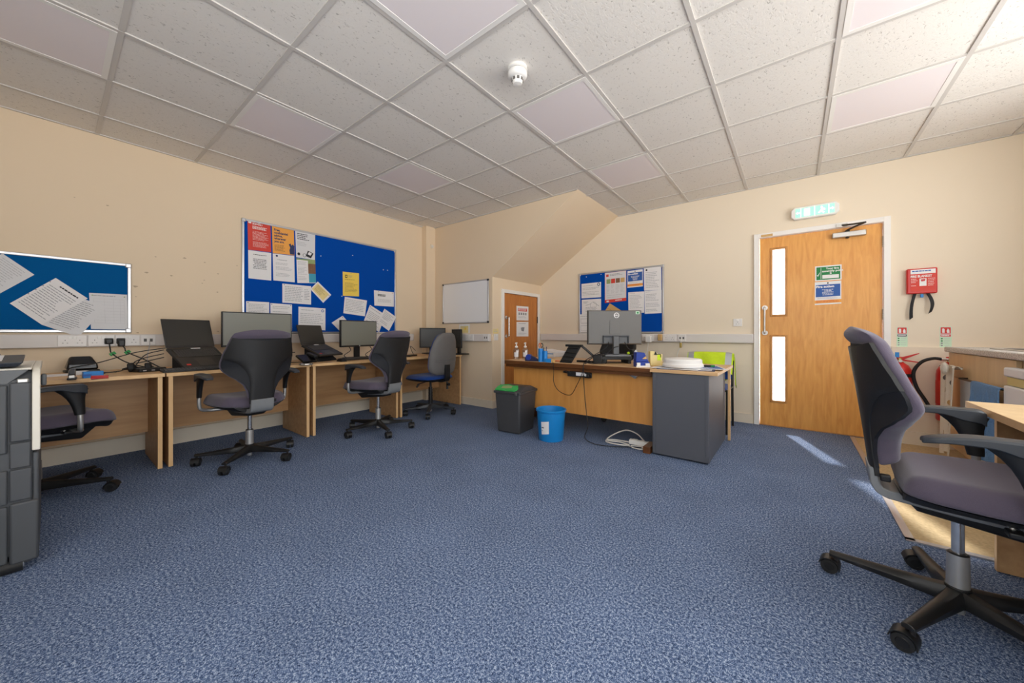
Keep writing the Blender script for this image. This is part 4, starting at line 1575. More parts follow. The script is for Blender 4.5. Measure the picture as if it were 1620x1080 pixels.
plug('bulky black adapter plug in the left wall trunking, with a green tag', ly(191), True, [(.05, 0, -.03), (.06, .016, -.055), (.07, .03, -.09), (.10, .12, -.15), (.14, .20, -.212), (.18, .22, -.224)])
o = MB().tube([(LT + .012, ly(236), .925), (LT + .03, ly(236), .90), (LT + .035, ly(232), .80), (LT + .03, ly(233), .74), (LT + .06, ly(234), .704)], .003, 'ink_soft', 6).build('data_cable')
tag(o, 'thin grey cable hanging from the data outlet to the desk', 'cable')

ST = YW - .05
def sx(px):
    return at_y(px, 535, ST).x
socket('socket', 'double socket under the whiteboard, on its own short trunking', (sx(737), ST), 'x', .146, group='outlets under the whiteboard')
socket('data_socket', 'data outlet at the right end of the whiteboard trunking', (sx(765), ST), 'x', .09, kind='data', group='outlets under the whiteboard')
s = Sheet([at_y(x, y, YW - .001) for x, y in ((726.5, 513), (743, 512.5), (743, 527), (726.5, 527))], NY, 0)
s.rect(.12, .2, .88, .95, 'cream_print').disc(.6, .5, .02, 'yellow_print', 3).lines(.18, .28, .8, .4, 1, 'ink_soft', 3)
s.done('notice', 'small cream notice below the whiteboard, behind the corner monitors', 'notice')
XCW = XC + .0005
s = Sheet([at_x(x, y, XCW) for x, y in ((779.8, 520), (788.5, 519.5), (788.5, 527.5), (779.8, 527.5))], NX, 0, 'cream_print')
s.lines(.1, .2, .9, .8, 3, 'ink_soft')
s.done('notice', 'small yellowed notice above the light switch by the cupboard door', 'notice')
t = socket('light_switch', 'white light switch on the pillar edge left of the cupboard door', (XC, at_x(781, 530, XC).y), 'y', .085, .085, 'switch', z=.90)

FT = YF - .05
def fx(px):
    return at_y(px, 535, FT).x
FG = 'outlets on the far wall trunking'
socket('socket', 'double socket on the far trunking, holding the white adapter', (fx(1016), FT), 'x', .15, group=FG)
socket('socket', 'double socket right of the beige plug on the far trunking', (fx(1049), FT), 'x', .15, group=FG)
socket('data_socket', 'data outlet with a white cable on the far wall trunking', (fx(1072.5), FT), 'x', .09, kind='data', group=FG)
t = thing('mains_plug', 'white square adapter plugged into the far wall trunking', 'plug', (fx(1027.5), FT - .009, .93))
MB().box(-.032, .032, -.06, 0, -.05, .03, 'white_plastic').build('adapter_body', t, bevel=.006)
MB().tube([(0, -.05, -.05), (.0, -.055, -.10), (-.01, -.06, -.18), (-.03, -.10, -.225)], .003, 'cord_white', 6).build('lead', t)
t = thing('mains_plug', 'beige plug standing out of the far wall trunking', 'plug', (fx(1045.5), FT - .009, .945))
MB().box(-.022, .022, -.05, 0, -.042, .038, 'envelope').build('plug_body', t, bevel=.006)
t = thing('data_cable', 'white cable with a clip hanging from the far wall trunking to the desk', 'cable', (fx(1078), FT - .012, .92))
MB().tube([(0, 0, 0), (.004, -.03, -.03), (-.006, -.02, -.09), (-.03, -.02, -.15), (-.035, -.06, -.24), (-.03, -.12, -.40)], .004, 'cord_white', 6).build('cable_run', t)
MB().box(-.012, .012, -.036, -.018, -.10, -.04, 'brass').build('clip', t, bevel=.003)
t = socket('wall_outlet_socket', 'square white outlet plate alone on the wall left of the exit door', (at_y(1160, 511, YF).x, YF), 'x', .086, .086, 'single', z=1.072)
# small extinguisher instruction signs
GS = 'extinguisher instruction signs'
for lab, px, band in (('extinguisher sign with a black band, beside the exit door frame', 1418.5, 'ink_dark'), ('extinguisher sign with a red band, above the worktop end', 1486.5, 'red_print')):
    x0 = at_y(px, 517, YF).x
    z1, z0 = 1.052, .872
    s = Sheet([(x0, YF - .001, z1), (x0 + .068, YF - .001, z1), (x0 + .068, YF - .001, z0), (x0, YF - .001, z0)], NY, 0, 'mint_print')
    s.rect(.06, .02, .94, .50, 'paper', 1).rect(.08, .03, .92, .34, 'red_print', 2).rect(.08, .37, .92, .48, band, 2).lines(.14, .40, .86, .46, 1, 'ink_white', 3, fill=.8, ragged=.1)
    s.poly([(.2, .10), (.32, .08), (.42, .12), (.42, .30), (.2, .30)], 'ink_white', 3).poly([(.62, .31), (.58, .2), (.68, .08), (.8, .16), (.82, .3)], 'ink_white', 3)
    for i in range(4):
        s.disc(.18, .58 + .11 * i, .006, 'green_print' if i < 2 else 'ink', 3).lines(.36, .56 + .11 * i, .9, .60 + .11 * i, 2, 'ink_soft', 3)
    s.done('sign', lab, 'sign', GS)
# ------------------------------------------------------------- multifunction copier
t = thing('copier', 'large dark grey office copier with cream edges, at the left edge of the photo', 'copier', (-2.545, -.028, 0))
# local: +x faces the room, runs towards -y
b = MB()
b.prism([(-.60, .03), (0, .03), (0, .80), (-.03, .835), (-.60, .835)], -.60, -.020, 'copier_dark', 'y')
b.build('body', t, bevel=.006)
b = MB()
out = [(-.64, .52), (-.012, .52), (-.012, .765), (-.028, .805), (-.064, .828), (-.64, .836)]
b.prism([(-.03, .50), (.012, .50), (.012, .52), (.012, .772), (.004, .81), (-.02, .838), (-.055, .85), (-.60, .85), (-.60, .832), (-.06, .832), (-.03, .818), (-.008, .80), (-.002, .77), (-.002, .52)], -.022, 0, 'copier_cream', 'y')
b.prism([(-.60, .842), (-.02, .842), (.004, .841), (.010, .844), (.006, .850), (-.02, .852), (-.60, .852)], -.60, -.022, 'copier_cream', 'y')
b.build('side_cover', t, bevel=.003)
MB().box(-.10, -.05, .0, .016, .765, .815, 'copier_mid').build('side_knob', t, bevel=.007, seg=3)
b = MB()
b.box(0, .012, -.60, -.082, .50, .782, 'copier_dark')
b.build('front_door', t, bevel=.006)
b = MB()
b.hexa([(0, -.60, .786), (.004, -.60, .786), (.004, -.082, .786), (0, -.082, .786)], [(-.0, -.60, .841), (.006, -.60, .841), (.006, -.03, .841), (-.0, -.03, .841)], 'copier_mid')
b.build('hinge_strip', t, bevel=.002)
MB().box(0, .016, -.078, -.024, .545, .79, 'copier_dark').build('corner_cover', t, bevel=.006)
MB().box(0, .013, -.078, -.024, .435, .54, 'copier_dark').build('corner_cover', t, bevel=.005)
MB().box(0, .016, -.06, -.03, .788, .806, 'steel').build('door_catch', t, bevel=.004)
b = MB()
b.box(0, .012, -.60, -.082, .292, .432, 'copier_dark')
dr = b.build('paper_drawer', t, bevel=.005)
MB().box(.002, .012, -.60, -.11, .4345, .4375, 'alu').build('drawer_pull', dr, smooth=False)
MB().box(0, .013, -.078, -.022, .30, .43, 'copier_dark').build('corner_cover', t, bevel=.005)
b = MB()
b.box(0, .012, -.60, -.082, .05, .284, 'copier_dark')
dr = b.build('paper_drawer', t, bevel=.005)
for z in (.10, .225):
    b = MB()
    b.lathe([(.006, 0), (.005, .002), (0, .003)], 'copier_mid', seg=12)
    o = b.build('rivet', dr)
    o.rotation_euler = (0, PI / 2, 0)
    o.location = (.012, -.18, z)
MB().box(0, .016, -.078, -.004, .04, .292, 'copier_dark').build('corner_cover', t, bevel=.008)
b = MB()
b.box(-.59, -.0, -.022, -.004, .045, .49, 'copier_dark')
b.build('side_panel', t, bevel=.006)
for x, y in ((.005, -.09), (-.53, -.09), (-.53, -.55), (.005, -.55)):
    b = MB()
    b.cyl((x - .02, y - .045, .03), (x - .02, y + .045, .03), .03, .03, 'rubber', 20)
    b.cyl((x - .02, y + .045, .03), (x - .02, y + .048, .03), .018, .016, 'alu', 14)
    b.box(x - .03, x - .005, y - .02, y + .02, .03, .075, 'black')
    b.build('castor', t)
# operating panel lying on the copier's corner
t2 = thing('control_panel', 'grey tilting touch panel with a blue screen lying on top of the copier', 'control panel', (-2.61, -.325, .853))
b = MB()
b.hexa([(-.05, -.26, .0), (.09, -.26, .004), (.09, .24, .004), (-.05, .24, .0)], [(-.12, -.27, .046), (.10, -.27, .022), (.10, .255, .022), (-.12, .255, .046)], 'arm_grey')
b.build('housing', t2, bevel=.004)
b = MB()
b.hexa([(-.105, -.24, .0440), (.085, -.24, .0233), (.085, .04, .0233), (-.105, .04, .0440)], [(-.105, -.24, .0455), (.085, -.24, .0248), (.085, .04, .0248), (-.105, .04, .0455)], 'blue_print')
b.build('touch_screen', t2, smooth=False)
b = MB()
b.hexa([(-.105, .10, .0440), (.05, .10, .0271), (.05, .20, .0271), (-.105, .20, .0440)], [(-.105, .10, .0458), (.05, .10, .0289), (.05, .20, .0289), (-.105, .20, .0458)], 'paper_grey')
b.build('paper_label', t2, smooth=False)


# ------------------------------------------------------------------ laptops
def laptop(label, y, x, rz, w=.385, d=.262, tilt=.62, lid=.255, zb=.70, lean=.28):
    t = thing('laptop', label, 'laptop', (x, y, zb), rz, 'open laptops on the wall desks')
    # local: +y towards the user; x along the desk. base slopes down from the hinge
    Mx = Matrix.Translation((0, 0, .165 if tilt > .4 else .10)) @ Matrix.Rotation(-tilt, 4, 'X')
    b = MB(); b.T = Mx
    b.box(-w / 2, w / 2, 0, d, -.010, .010, 'laptop')
    base = b.build('base', t, bevel=.004)
    b = MB(); b.T = Mx
    b.box(-w / 2 + .02, w / 2 - .02, .025, .135, .0098, .0106, 'black_gloss')
    kx, ky = 17, 6
    for j in range(ky):
        for i in range(kx):
            x0 = -w / 2 + .026 + i * (w - .052) / kx
            y0 = .029 + j * .0172
            b.box(x0, x0 + (w - .052) / kx - .0028, y0, y0 + .0146, .0106, .0126, 'keycap')
    b.build('keyboard', base, smooth=False)
    b = MB(); b.T = Mx
    b.box(-.06, .06, .155, d - .015, .0098, .0106, 'screen_dark')
    b.build('touchpad', base, smooth=False)
    b = MB(); b.T = Mx
    b.box(-.055, -.005 + .02, .006, .018, .0098, .0108, 'paper')
    b.build('asset_label', base, smooth=False)
    b = MB(); b.T = Mx
    b.box(w / 2 - .06, w / 2 - .03, d - .045, d - .02, .0098, .0108, 'red_print').box(w / 2 - .06, w / 2 - .03, d - .028, d - .02, .0108, .0110, 'ink_dark')
    b.build('sticker', base, smooth=False)
    Ml = Mx @ Matrix.Rotation(tilt, 4, 'X') @ Matrix.Rotation(lean, 4, 'X')
    b = MB(); b.T = Ml
    b.box(-w / 2, w / 2, -.004, .006, .008, lid, 'laptop')
    sc = b.build('lid', t, bevel=.003)
    b = MB(); b.T = Ml
    b.box(-w / 2 + .008, w / 2 - .008, .0055, .0068, .03, lid - .01, 'screen_dark')
    b.build('screen', sc, smooth=False)
    b = MB()
    zs = .155 if tilt > .4 else .09
    b.hexa([(-w / 2 + .04, .0, .0), (w / 2 - .04, .0, 0), (w / 2 - .04, .19, 0), (-w / 2 + .04, .19, 0)], [(-w / 2 + .04, .0, zs - .008), (w / 2 - .04, .0, zs - .008), (w / 2 - .04, .17, .022), (-w / 2 + .04, .17, .022)], 'black_rough')
    b.build('riser_wedge', t, bevel=.003)
    return t


laptop('large dark laptop on a sloping riser, left of the widest monitor', .735, -4.03, -PI / 2 + .34, .355, .27, .58, .255)
laptop('smaller dark laptop between two monitors, below the large noticeboard', 1.745, -4.08, -PI / 2 + .44, .34, .25, .42, .225)


def keyboard(label, x, y, rz, L=.44, D=.145):
    t = thing('keyboard', label, 'keyboard', (x, y, .70), rz, 'separate keyboards on the wall desks')
    b = MB()
    b.hexa([(-L / 2, -D / 2, 0), (L / 2, -D / 2, 0), (L / 2, D / 2, 0), (-L / 2, D / 2, 0)], [(-L / 2, -D / 2, .022), (L / 2, -D / 2, .022), (L / 2, D / 2, .012), (-L / 2, D / 2, .012)], 'black')
    k = b.build('body', t, bevel=.003)
    b = MB()
    for j in range(6):
        for i in range(20):
            x0 = -L / 2 + .01 + i * (L - .02) / 20
            y0 = -D / 2 + .010 + j * (D - .02) / 6
            z = .022 - .010 * (y0 + D / 2) / D
            b.box(x0, x0 + (L - .02) / 20 - .003, y0, y0 + .0175, z - .001, z + .005, 'keycap')
    b.build('keys', k, smooth=False)
    return t


keyboard('black keyboard just in front of the large laptop', -3.735, .72, -PI / 2, .42, .12)
keyboard('black keyboard below the monitor at the third wall desk', -3.86, 2.16, -PI / 2, .40, .13)


# ----------------------------------------------------------------- monitors
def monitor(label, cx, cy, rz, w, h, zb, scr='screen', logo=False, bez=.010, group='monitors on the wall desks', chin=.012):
    """local: screen faces +y"""
    t = thing('monitor', label, 'monitor', (cx, cy, .70), rz, group)
    z0 = zb - .70
    b = MB()
    b.box(-w / 2, w / 2, -.022, .006, z0, z0 + h, 'black')
    b.hexa([(-w / 2 + .03, -.022, z0 + .03), (w / 2 - .03, -.022, z0 + .03), (w / 2 - .03, -.022, z0 + h - .03), (-w / 2 + .03, -.022, z0 + h - .03)], [(-w / 2 + .09, -.045, z0 + .07), (w / 2 - .09, -.045, z0 + .07), (w / 2 - .09, -.045, z0 + h - .07), (-w / 2 + .09, -.045, z0 + h - .07)], 'black')
    bd = b.build('housing', t, bevel=.004)
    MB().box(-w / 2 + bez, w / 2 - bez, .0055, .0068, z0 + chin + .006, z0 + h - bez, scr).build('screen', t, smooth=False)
    if logo:
        b = MB(); b.cyl((0, .0065, z0 + .011), (0, .0078, z0 + .011), .008, .008, 'alu', 18)
        b.build('maker_badge', bd)
    b = MB()
    b.box(-.035, .035, -.06, -.03, .012, z0 + h * .45, 'black')
    b.build('stand_neck', t, bevel=.006)
    b = MB()
    b.box(-.12, .12, -.14, .07, 0, .014, 'black')
    b.build('stand_base', t, bevel=.005)
    return t


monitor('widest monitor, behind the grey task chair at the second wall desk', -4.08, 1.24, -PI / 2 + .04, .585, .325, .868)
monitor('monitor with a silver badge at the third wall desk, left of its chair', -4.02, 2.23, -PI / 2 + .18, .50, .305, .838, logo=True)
monitor('corner monitor directly behind the blue chair back', -4.06, 3.36, -PI / 2 - .35, .38, .28, .79, scr='screen_dark', bez=.016)
monitor('black monitor turned side on in the corner, right of the blue chair back', -3.705, 3.48, 2.86, .27, .26, .79, scr='screen_dark', bez=.016)

# ------------------------------------------- small things on the wall desks
t = thing('hole_punch', 'black hole punch on the desk nearest the copier', 'hole punch', at_z(129, 588, .70), -PI / 2 + .12)
b = MB(); b.box(-.085, .085, -.055, .055, 0, .018, 'black'); b.build('base', t, bevel=.006)
b = MB(); b.hexa([(-.08, -.05, .03), (.08, -.05, .03), (.08, .05, .018), (-.08, .05, .018)], [(-.055, -.035, .122), (.055, -.035, .122), (.078, .045, .058), (-.078, .045, .058)], 'black_gloss'); lv = b.build('lever', t, bevel=.012, seg=3)
b = MB(); b.hexa([(-.02, .004, .0848), (.02, .004, .0848), (.024, .016, .0765), (-.024, .016, .0765)], [(-.02, .004, .0868), (.02, .004, .0868), (.024, .016, .0785), (-.024, .016, .0785)], 'alu'); b.build('maker_plate', lv, smooth=False)
t = thing('stapler', 'black and silver stapler standing end-on beside the hole punch', 'stapler', at_z(114.5, 601, .70) + Vector((-.05, 0, 0)), -PI / 2 - .05)
b = MB(); b.box(-.02, .02, -.07, .05, 0, .012, 'black'); b.build('base', t, bevel=.004)
b = MB(); b.hexa([(-.016, -.06, .045), (.016, -.06, .045), (.016, .05, .02), (-.016, .05, .02)], [(-.015, -.06, .065), (.015, -.06, .065), (.015, .05, .034), (-.015, .05, .034)], 'black_gloss'); b.build('head', t, bevel=.006)
b = MB(); b.box(-.012, .012, .02, .052, .012, .03, 'steel'); b.build('anvil', t, bevel=.002)
t = thing('ruler', 'long steel ruler edge on the desk, left of the stapler', 'ruler', at_z(97, 595, .70), PI / 2 + .05)
b = MB(); b.box(-.11, .11, -.012, .012, 0, .016, 'paper_grey'); b.build('blade', t, bevel=.002)
b = MB(); b.box(-.115, -.105, -.014, .014, 0, .018, 'black'); b.build('end_stop', t, bevel=.002)
t = thing('staple_box', 'white and silver staple strip box behind the blue box', 'box', at_z(130, 592, .70), PI / 2 + .08)
MB().box(-.06, .04, -.018, .018, 0, .026, 'paper_grey').build('box_body', t, bevel=.003)
t = thing('staple_box', 'small bright blue box on the desk nearest the copier', 'box', at_z(147, 597, .70), PI / 2 + .1)
MB().box(-.045, .045, -.022, .022, 0, .042, 'holder_blue').build('box_body', t, bevel=.003)
MB().box(-.048, -.01, -.0255, -.0245, .012, .026, 'blue_print').build('printed_panel', t, smooth=False)
t = thing('staple_remover', 'red staple remover in front of the blue box', 'staple remover', at_z(159, 600, .70), 1.45)
for sgn in (-1, 1):
    b = MB()
    b.T = Matrix.Translation((0, 0, .014)) @ Matrix.Rotation(sgn * .22, 4, 'X')
    b.hexa([(-.04, -.012, -.005 + sgn * .006), (.035, -.012, -.003 + sgn * .006), (.035, .012, -.003 + sgn * .006), (-.04, .012, -.005 + sgn * .006)], [(-.04, -.014, .005 + sgn * .006), (.035, -.011, .003 + sgn * .006), (.035, .011, .003 + sgn * .006), (-.04, .014, .005 + sgn * .006)], 'red_plastic')
    b.build('jaw', t, bevel=.003)
# headset and cables between the two first desks
t = thing('headset', 'black telephone headset lying in cables at the edge of the first desk', 'headset', (-3.98, .36, .70))
for dy, dx in ((-.0, 0), (.09, .03)):
    b = MB(); b.cyl((dx, dy, .03), (dx + .008, dy + .034, .036), .036, .03, 'rubber', 20); b.build('ear_cup', t, bevel=.006)
b = MB(); b.tube([(0, 0, .03), (-.05, -.02, .02), (-.10, .05, .02), (-.06, .14, .022), (.03, .11, .035)], .008, 'black', 8, 6); b.build('headband', t)
b = MB(); b.tube([(.02, -.01, .03), (.06, -.05, .015), (.07, -.12, .01)], .004, 'black', 6, 5).cyl((.07, -.12, .01), (.07, -.14, .01), .007, .006, 'black', 8); b.build('microphone_boom', t)
t = thing('computer_mouse', 'black flat mouse among the cables left of the headset', 'mouse', (-3.94, .185, .70), 1.2)
MB().loft2(lambda u, v: Vector(((u - .5) * .06, (v - .5) * .11, .006 + .028 * math.sqrt(max(0, 1 - max(abs(2 * u - 1), abs(2 * v - 1)) ** 3)))), lambda u, v: Vector(((u - .5) * .058, (v - .5) * .106, 0)), 8, 10, 'black').build('mouse_body', t)
rng = random.Random(3)
for k, lab in enumerate(('black cable looping from the large laptop down to the desk, highest of three', 'black cable from the laptop side, middle of three loops', 'black cable from the laptop side, lowest of three loops')):
    o = MB().tube([(-4.0, .56, .86 - .03 * k), (-3.99 + .02 * k, .46 - .02 * k, .83 - .03 * k), (-4.0, .41 - .02 * k, .76), (-3.95, .40 + .03 * k, .708), (-3.90, .47, .706), (-3.97, .54, .707)], .0035, 'black', 6, 8).build('cable')
    tag(o, lab, 'cable', 'cables at the large laptop')
o = MB().tube([(-4.01, .57, .875), (-4.02, .40, .845), (-4.10, .22, .775), (-4.20, .08, .735), (-4.1, .12, .706), (-3.98, .3, .706)], .0035, 'black', 6, 8).build('cable')
tag(o, 'long black cable sagging left from the large laptop', 'cable', 'cables at the large laptop')
t = thing('docking_station', 'flat black docking box beside the large laptop, full of cables', 'docking station', (-3.93, .47, .70), .3)
MB().box(-.05, .05, -.08, .08, .0, .028, 'black').build('case', t, bevel=.005)
for q in (-.05, 0, .05):
    MB().box(.0495, .0505, q - .01, q + .01, .008, .016, 'alu').build('port', t, smooth=False)
# desk phone by the smaller laptop
t = thing('conference_phone', 'small black desk phone on a chrome foot, left of the smaller laptop', 'phone', at_z(484, 577, .70), -PI / 2 + .3)
b = MB(); b.lathe([(.055, 0), (.06, .006), (.058, .014), (.03, .02), (.02, .05)], 'chrome', seg=24); b.build('foot', t)
b = MB(); b.T = Matrix.Translation((0, 0, .052)) @ Matrix.Rotation(-.55, 4, 'X'); b.box(-.075, .075, -.055, .06, 0, .02, 'black_gloss'); b.build('handset_cradle', t, bevel=.006)
b = MB(); b.T = Matrix.Translation((0, -.03, .085)) @ Matrix.Rotation(-.3, 4, 'X'); b.box(-.085, -.04, -.02, .09, 0, .025, 'black'); b.build('handset', t, bevel=.008)
t = thing('computer_mouse', 'black mouse in front of the smaller laptop', 'mouse', (-3.72, 1.87, .70), -PI / 2)
MB().loft2(lambda u, v: Vector(((u - .5) * .06, (v - .5) * .11, .006 + .028 * math.sqrt(max(0, 1 - max(abs(2 * u - 1), abs(2 * v - 1)) ** 3)))), lambda u, v: Vector(((u - .5) * .058, (v - .5) * .106, 0)), 8, 10, 'black').build('mouse_body', t)
o = MB().tube([(-4.0, 1.53, .80), (-4.0, 1.45, .79), (-3.98, 1.42, .73), (-3.94, 1.46, .706), (-3.88, 1.55, .706)], .004, 'black', 6, 8).build('cable')
tag(o, 'black cable loop at the left side of the smaller laptop', 'cable')
for k, (dy, lab) in enumerate(((2.10, 'black cable drooping under the left half of the badge monitor'), (2.36, 'black cable drooping under the right half of the badge monitor'))):
    o = MB().tube([(-4.05, dy, .86), (-4.03, dy + .03, .80), (-4.06, dy - .03, .74), (-4.0, dy, .706), (-3.95, dy + .05, .706)], .004, 'black', 6, 8).build('cable')
    tag(o, lab, 'cable')
t = thing('stapler', 'black stapler at the right end of the third wall desk', 'stapler', (-3.80, 2.60, .70), .6)
b = MB(); b.box(-.02, .02, -.07, .07, 0, .012, 'black'); b.build('base', t, bevel=.004)
b = MB(); b.hexa([(-.015, -.07, .018), (.015, -.07, .018), (.015, .07, .035), (-.015, .07, .035)], [(-.013, -.07, .03), (.013, -.07, .03), (.013, .07, .055), (-.013, .07, .055)], 'black_gloss'); b.build('head', t, bevel=.005)
t = thing('card_reader', 'small black device with a looping cable left of the blue chair back', 'device', (-3.85, 2.83, .70), .4)
MB().box(-.04, .04, -.09, .09, 0, .02, 'black').build('case', t, bevel=.005)
MB().tube([(0, .06, .02), (-.03, .06, .08), (-.07, .10, .125), (-.09, .18, .11), (-.08, .25, .06)], .0035, 'black', 6, 8).build('lead', t)

# ------------------------------------------------------ things on the brown desk
TZ = .701
def on(px, py, z=TZ):
    return at_z(px, py, z)
for lab, px in (('clear pump bottle of hand gel nearest the desk end', 817), ('clear pump bottle of hand gel beside the blue pen pots', 831)):
    t = thing('hand_sanitizer', lab, 'bottle', on(px, 568.2), .3, 'hand gel bottles on the brown desk')
    b = MB(); b.lathe([(.030, 0), (.036, .004), (.037, .02), (.037, .10), (.032, .118), (.016, .128), (.014, .136)], 'clear_plastic', seg=24, sy=.72); b.build('bottle', t)
    b = MB(); b.loft2(lambda u, v: Vector((.0384 * math.cos(-2.0 + 1.3 * u), .73 * .0384 * math.sin(-2.0 + 1.3 * u), .03 + .05 * v)), lambda u, v: Vector((.0378 * math.cos(-2.0 + 1.3 * u), .73 * .0378 * math.sin(-2.0 + 1.3 * u), .03 + .05 * v)), 8, 3, 'paper_grey'); b.build('printed_label', t)
    b = MB(); b.lathe([(.016, .134), (.017, .15), (.006, .153), (.005, .178), (.012, .18), (.012, .188), (.004, .19)], 'white_plastic', seg=16); b.tube([(0, 0, .184), (-.0, -.025, .184), (0, -.034, .178)], .005, 'white_plastic', 8, 3); b.build('pump', t)
t = thing('pen_pot', 'bright blue pen pot holding orange scissors on the brown desk', 'pen pot', on(855.5, 572), .2)
def pot(t, cx, h, r=.026):
    b = MB()
    b.lathe([(r, 0), (r, h), (r - .003, h), (r - .003, .01), (0, .01)], 'holder_blue', (cx, 0, 0), 20)
    b.build('pot', t)
pot(t, 0, .135)
pot(t, .05, .112, .023)
b = MB()
for dx in (-.008, .012):
    pts = [(dx + .012 * math.cos(a), 0, .168 + .02 * math.sin(a)) for a in [k * 2 * PI / 10 for k in range(11)]]
    b.tube(pts, .0045, 'orange_plastic' if dx < 0 else 'black', 8, 3)
b.tube([(0, 0, .15), (0, 0, .02)], .005, 'steel', 6, 0)
b.build('scissors_in_pot', t)
b = MB(); b.tube([(.05, .005, .02), (.058, .01, .155)], .004, 'navy', 8, 0).tube([(.045, -.005, .02), (.036, -.008, .15)], .004, 'black', 8, 0); b.build('pens', t)
o = thing('tape_dispenser', 'dark navy tape dispenser left of the blue pen pot', 'tape dispenser', on(842, 571), .25)
b = MB(); b.prism([(-.075, 0), (.075, 0), (.075, .02), (.05, .028), (.03, .045), (-.02, .06), (-.06, .058), (-.078, .03)], -.022, .022, 'navy', 'y'); b.build('body', o, bevel=.005)
b = MB(); b.cyl((-.035, -.025, .042), (-.035, .025, .042), .03, .03, 'deep_blue', 22); b.build('tape_roll', o)
o = thing('eraser_box', 'low blue plastic box right of the pen pots', 'box', on(869, 573), .1)
MB().box(-.035, .03, -.02, .02, 0, .038, 'holder_blue').build('box_body', o, bevel=.003)
MB().box(.03, .055, -.02, .02, 0, .036, 'envelope').build('end_cap', o, bevel=.002)
# paper tray behind
o = thing('paper_tray', 'letter tray with a stack of white paper behind the pen pots', 'tray', on(874, 563.5), -.05)
b = MB(); b.box(-.12, .12, -.15, .15, 0, .006, 'trunking').box(-.12, -.115, -.15, .15, 0, .05, 'trunking').box(.115, .12, -.15, .15, 0, .05, 'trunking'); b.build('tray', o, bevel=.002)
b = MB()
for k in range(6):
    b.box(-.105 + .003 * (k % 3), .105, -.150 - .004 * (k % 2), .145, .007 + .010 * k, .0155 + .010 * k, 'paper' if k != 3 else 'holder_blue')
b.build('paper_stack', o, smooth=False)
b = MB(); b.T = Matrix.Translation((.0, 0, .085)) @ Matrix.Rotation(.12, 4, 'Y'); b.box(-.10, .10, -.14, .14, -.012, -.008, 'paper'); b.build('top_sheet', o, smooth=False)
t = thing('pencil', 'orange pencil lying on the brown desk beside the black stand', 'pencil', on(878, 571.5), .4)
MB().cyl((-.06, 0, .006), (.05, 0, .006), .005, .005, 'orange_plastic', 8).build('shaft', t)
MB().cyl((.05, 0, .006), (.065, 0, .006), .005, .001, 'envelope', 8).build('tip', t)
# folding stand seen from behind
t = thing('laptop_stand', 'black folding laptop stand with a slotted back plate on the brown desk', 'stand', on(898, 574), -.08)
def plate(b, pts_top, x0, x1, th, mat):
    (y0, z0), (y1, z1) = pts_top
    d = Vector((0, y1 - y0, z1 - z0)).normalized()
    n = Vector((0, -d.z, d.y)) * th
    b.hexa([(x0, y0, z0), (x1, y0, z0), (x1, y1, z1), (x0, y1, z1)], [(x0, y0 + n.y, z0 + n.z), (x1, y0 + n.y, z0 + n.z), (x1, y1 + n.y, z1 + n.z), (x0, y1 + n.y, z1 + n.z)], mat)
b = MB()
b.hexa([(-.10, .0, 0), (.035, .0, 0), (.035, .02, 0), (-.10, .02, 0)], [(-.055, .10, .165), (.085, .10, .165), (.085, .12, .165), (-.055, .12, .165)], 'black_rough')
bp = b.build('back_plate', t, bevel=.003)
for q, w2 in ((.22, .055), (.45, .032), (.72, .05)):
    b = MB()
    cx, cy, cz = -.033 + .046 * q, .10 * q - .002, .165 * q
    b.hexa([(cx - w2 / 2, cy, cz - .008), (cx + w2 / 2, cy, cz - .008), (cx + w2 / 2, cy + .003, cz - .008), (cx - w2 / 2, cy + .003, cz - .008)], [(cx - w2 / 2 + .004, cy + .009, cz + .008), (cx + w2 / 2 + .004, cy + .009, cz + .008), (cx + w2 / 2 + .004, cy + .012, cz + .008), (cx - w2 / 2 + .004, cy + .012, cz + .008)], 'envelope')
    b.build('slot', bp, smooth=False)
for q in (.12, .35, .58, .84):
    b = MB()
    x0 = -.10 + .045 * q
    b.box(x0 + .004, x0 + .131, .10 * q - .006, .10 * q + .006, .165 * q - .0, .165 * q + .008, 'black')
    b.build('rib', bp, bevel=.002)
b = MB()
b.hexa([(-.09, .09, .158), (.10, .09, .158), (.10, .13, .158), (-.09, .13, .158)], [(-.09, .09, .18), (.10, .09, .18), (.10, .13, .18), (-.09, .13, .18)], 'black_rough')
b.build('top_shelf', t, bevel=.004)
b = MB()
b.tube([(.095, .11, .165), (.14, .14, .12), (.22, .20, .03)], .012, 'black', 8, 3)
b.box(.0, .24, .16, .20, 0, .02, 'black')
b.build('strut', t, bevel=.003)

# monitor with its back to the room
mc = Vector((-1.42, 3.486, .697))
t = thing('monitor', 'grey monitor seen from behind, on the brown desk', 'monitor', mc, YAW)
# local: +y away from the viewer (the screen side), -y the back that shows
b = MB()
b.box(-.272, .272, -.008, .014, .185, .527, 'black')
b.hexa([(-.271, -.008, .186), (.271, -.008, .186), (.271, -.008, .526), (-.271, -.008, .526)], [(-.262, -.030, .195), (.262, -.030, .195), (.262, -.030, .518), (-.262, -.030, .518)], 'monitor_back')
hb = b.build('housing', t, bevel=.004)
b = MB(); b.box(-.262, .262, .0135, .015, .20, .517, 'screen_dark'); b.build('screen', t, smooth=False)
b = MB(); b.box(-.055, .055, -.0335, -.030, .29, .425, 'monitor_back'); b.build('mount_cover', hb, bevel=.002)
b = MB(); b.box(-.122, .135, -.050, -.028, .262, .275, 'arm_grey'); b.box(-.122, -.112, -.046, -.028, .200, .262, 'arm_grey').box(.125, .135, -.046, -.028, .200, .262, 'arm_grey').box(-.112, .125, -.032, -.0295, .198, .262, 'copier_mid'); b.build('port_recess', hb, bevel=.003)
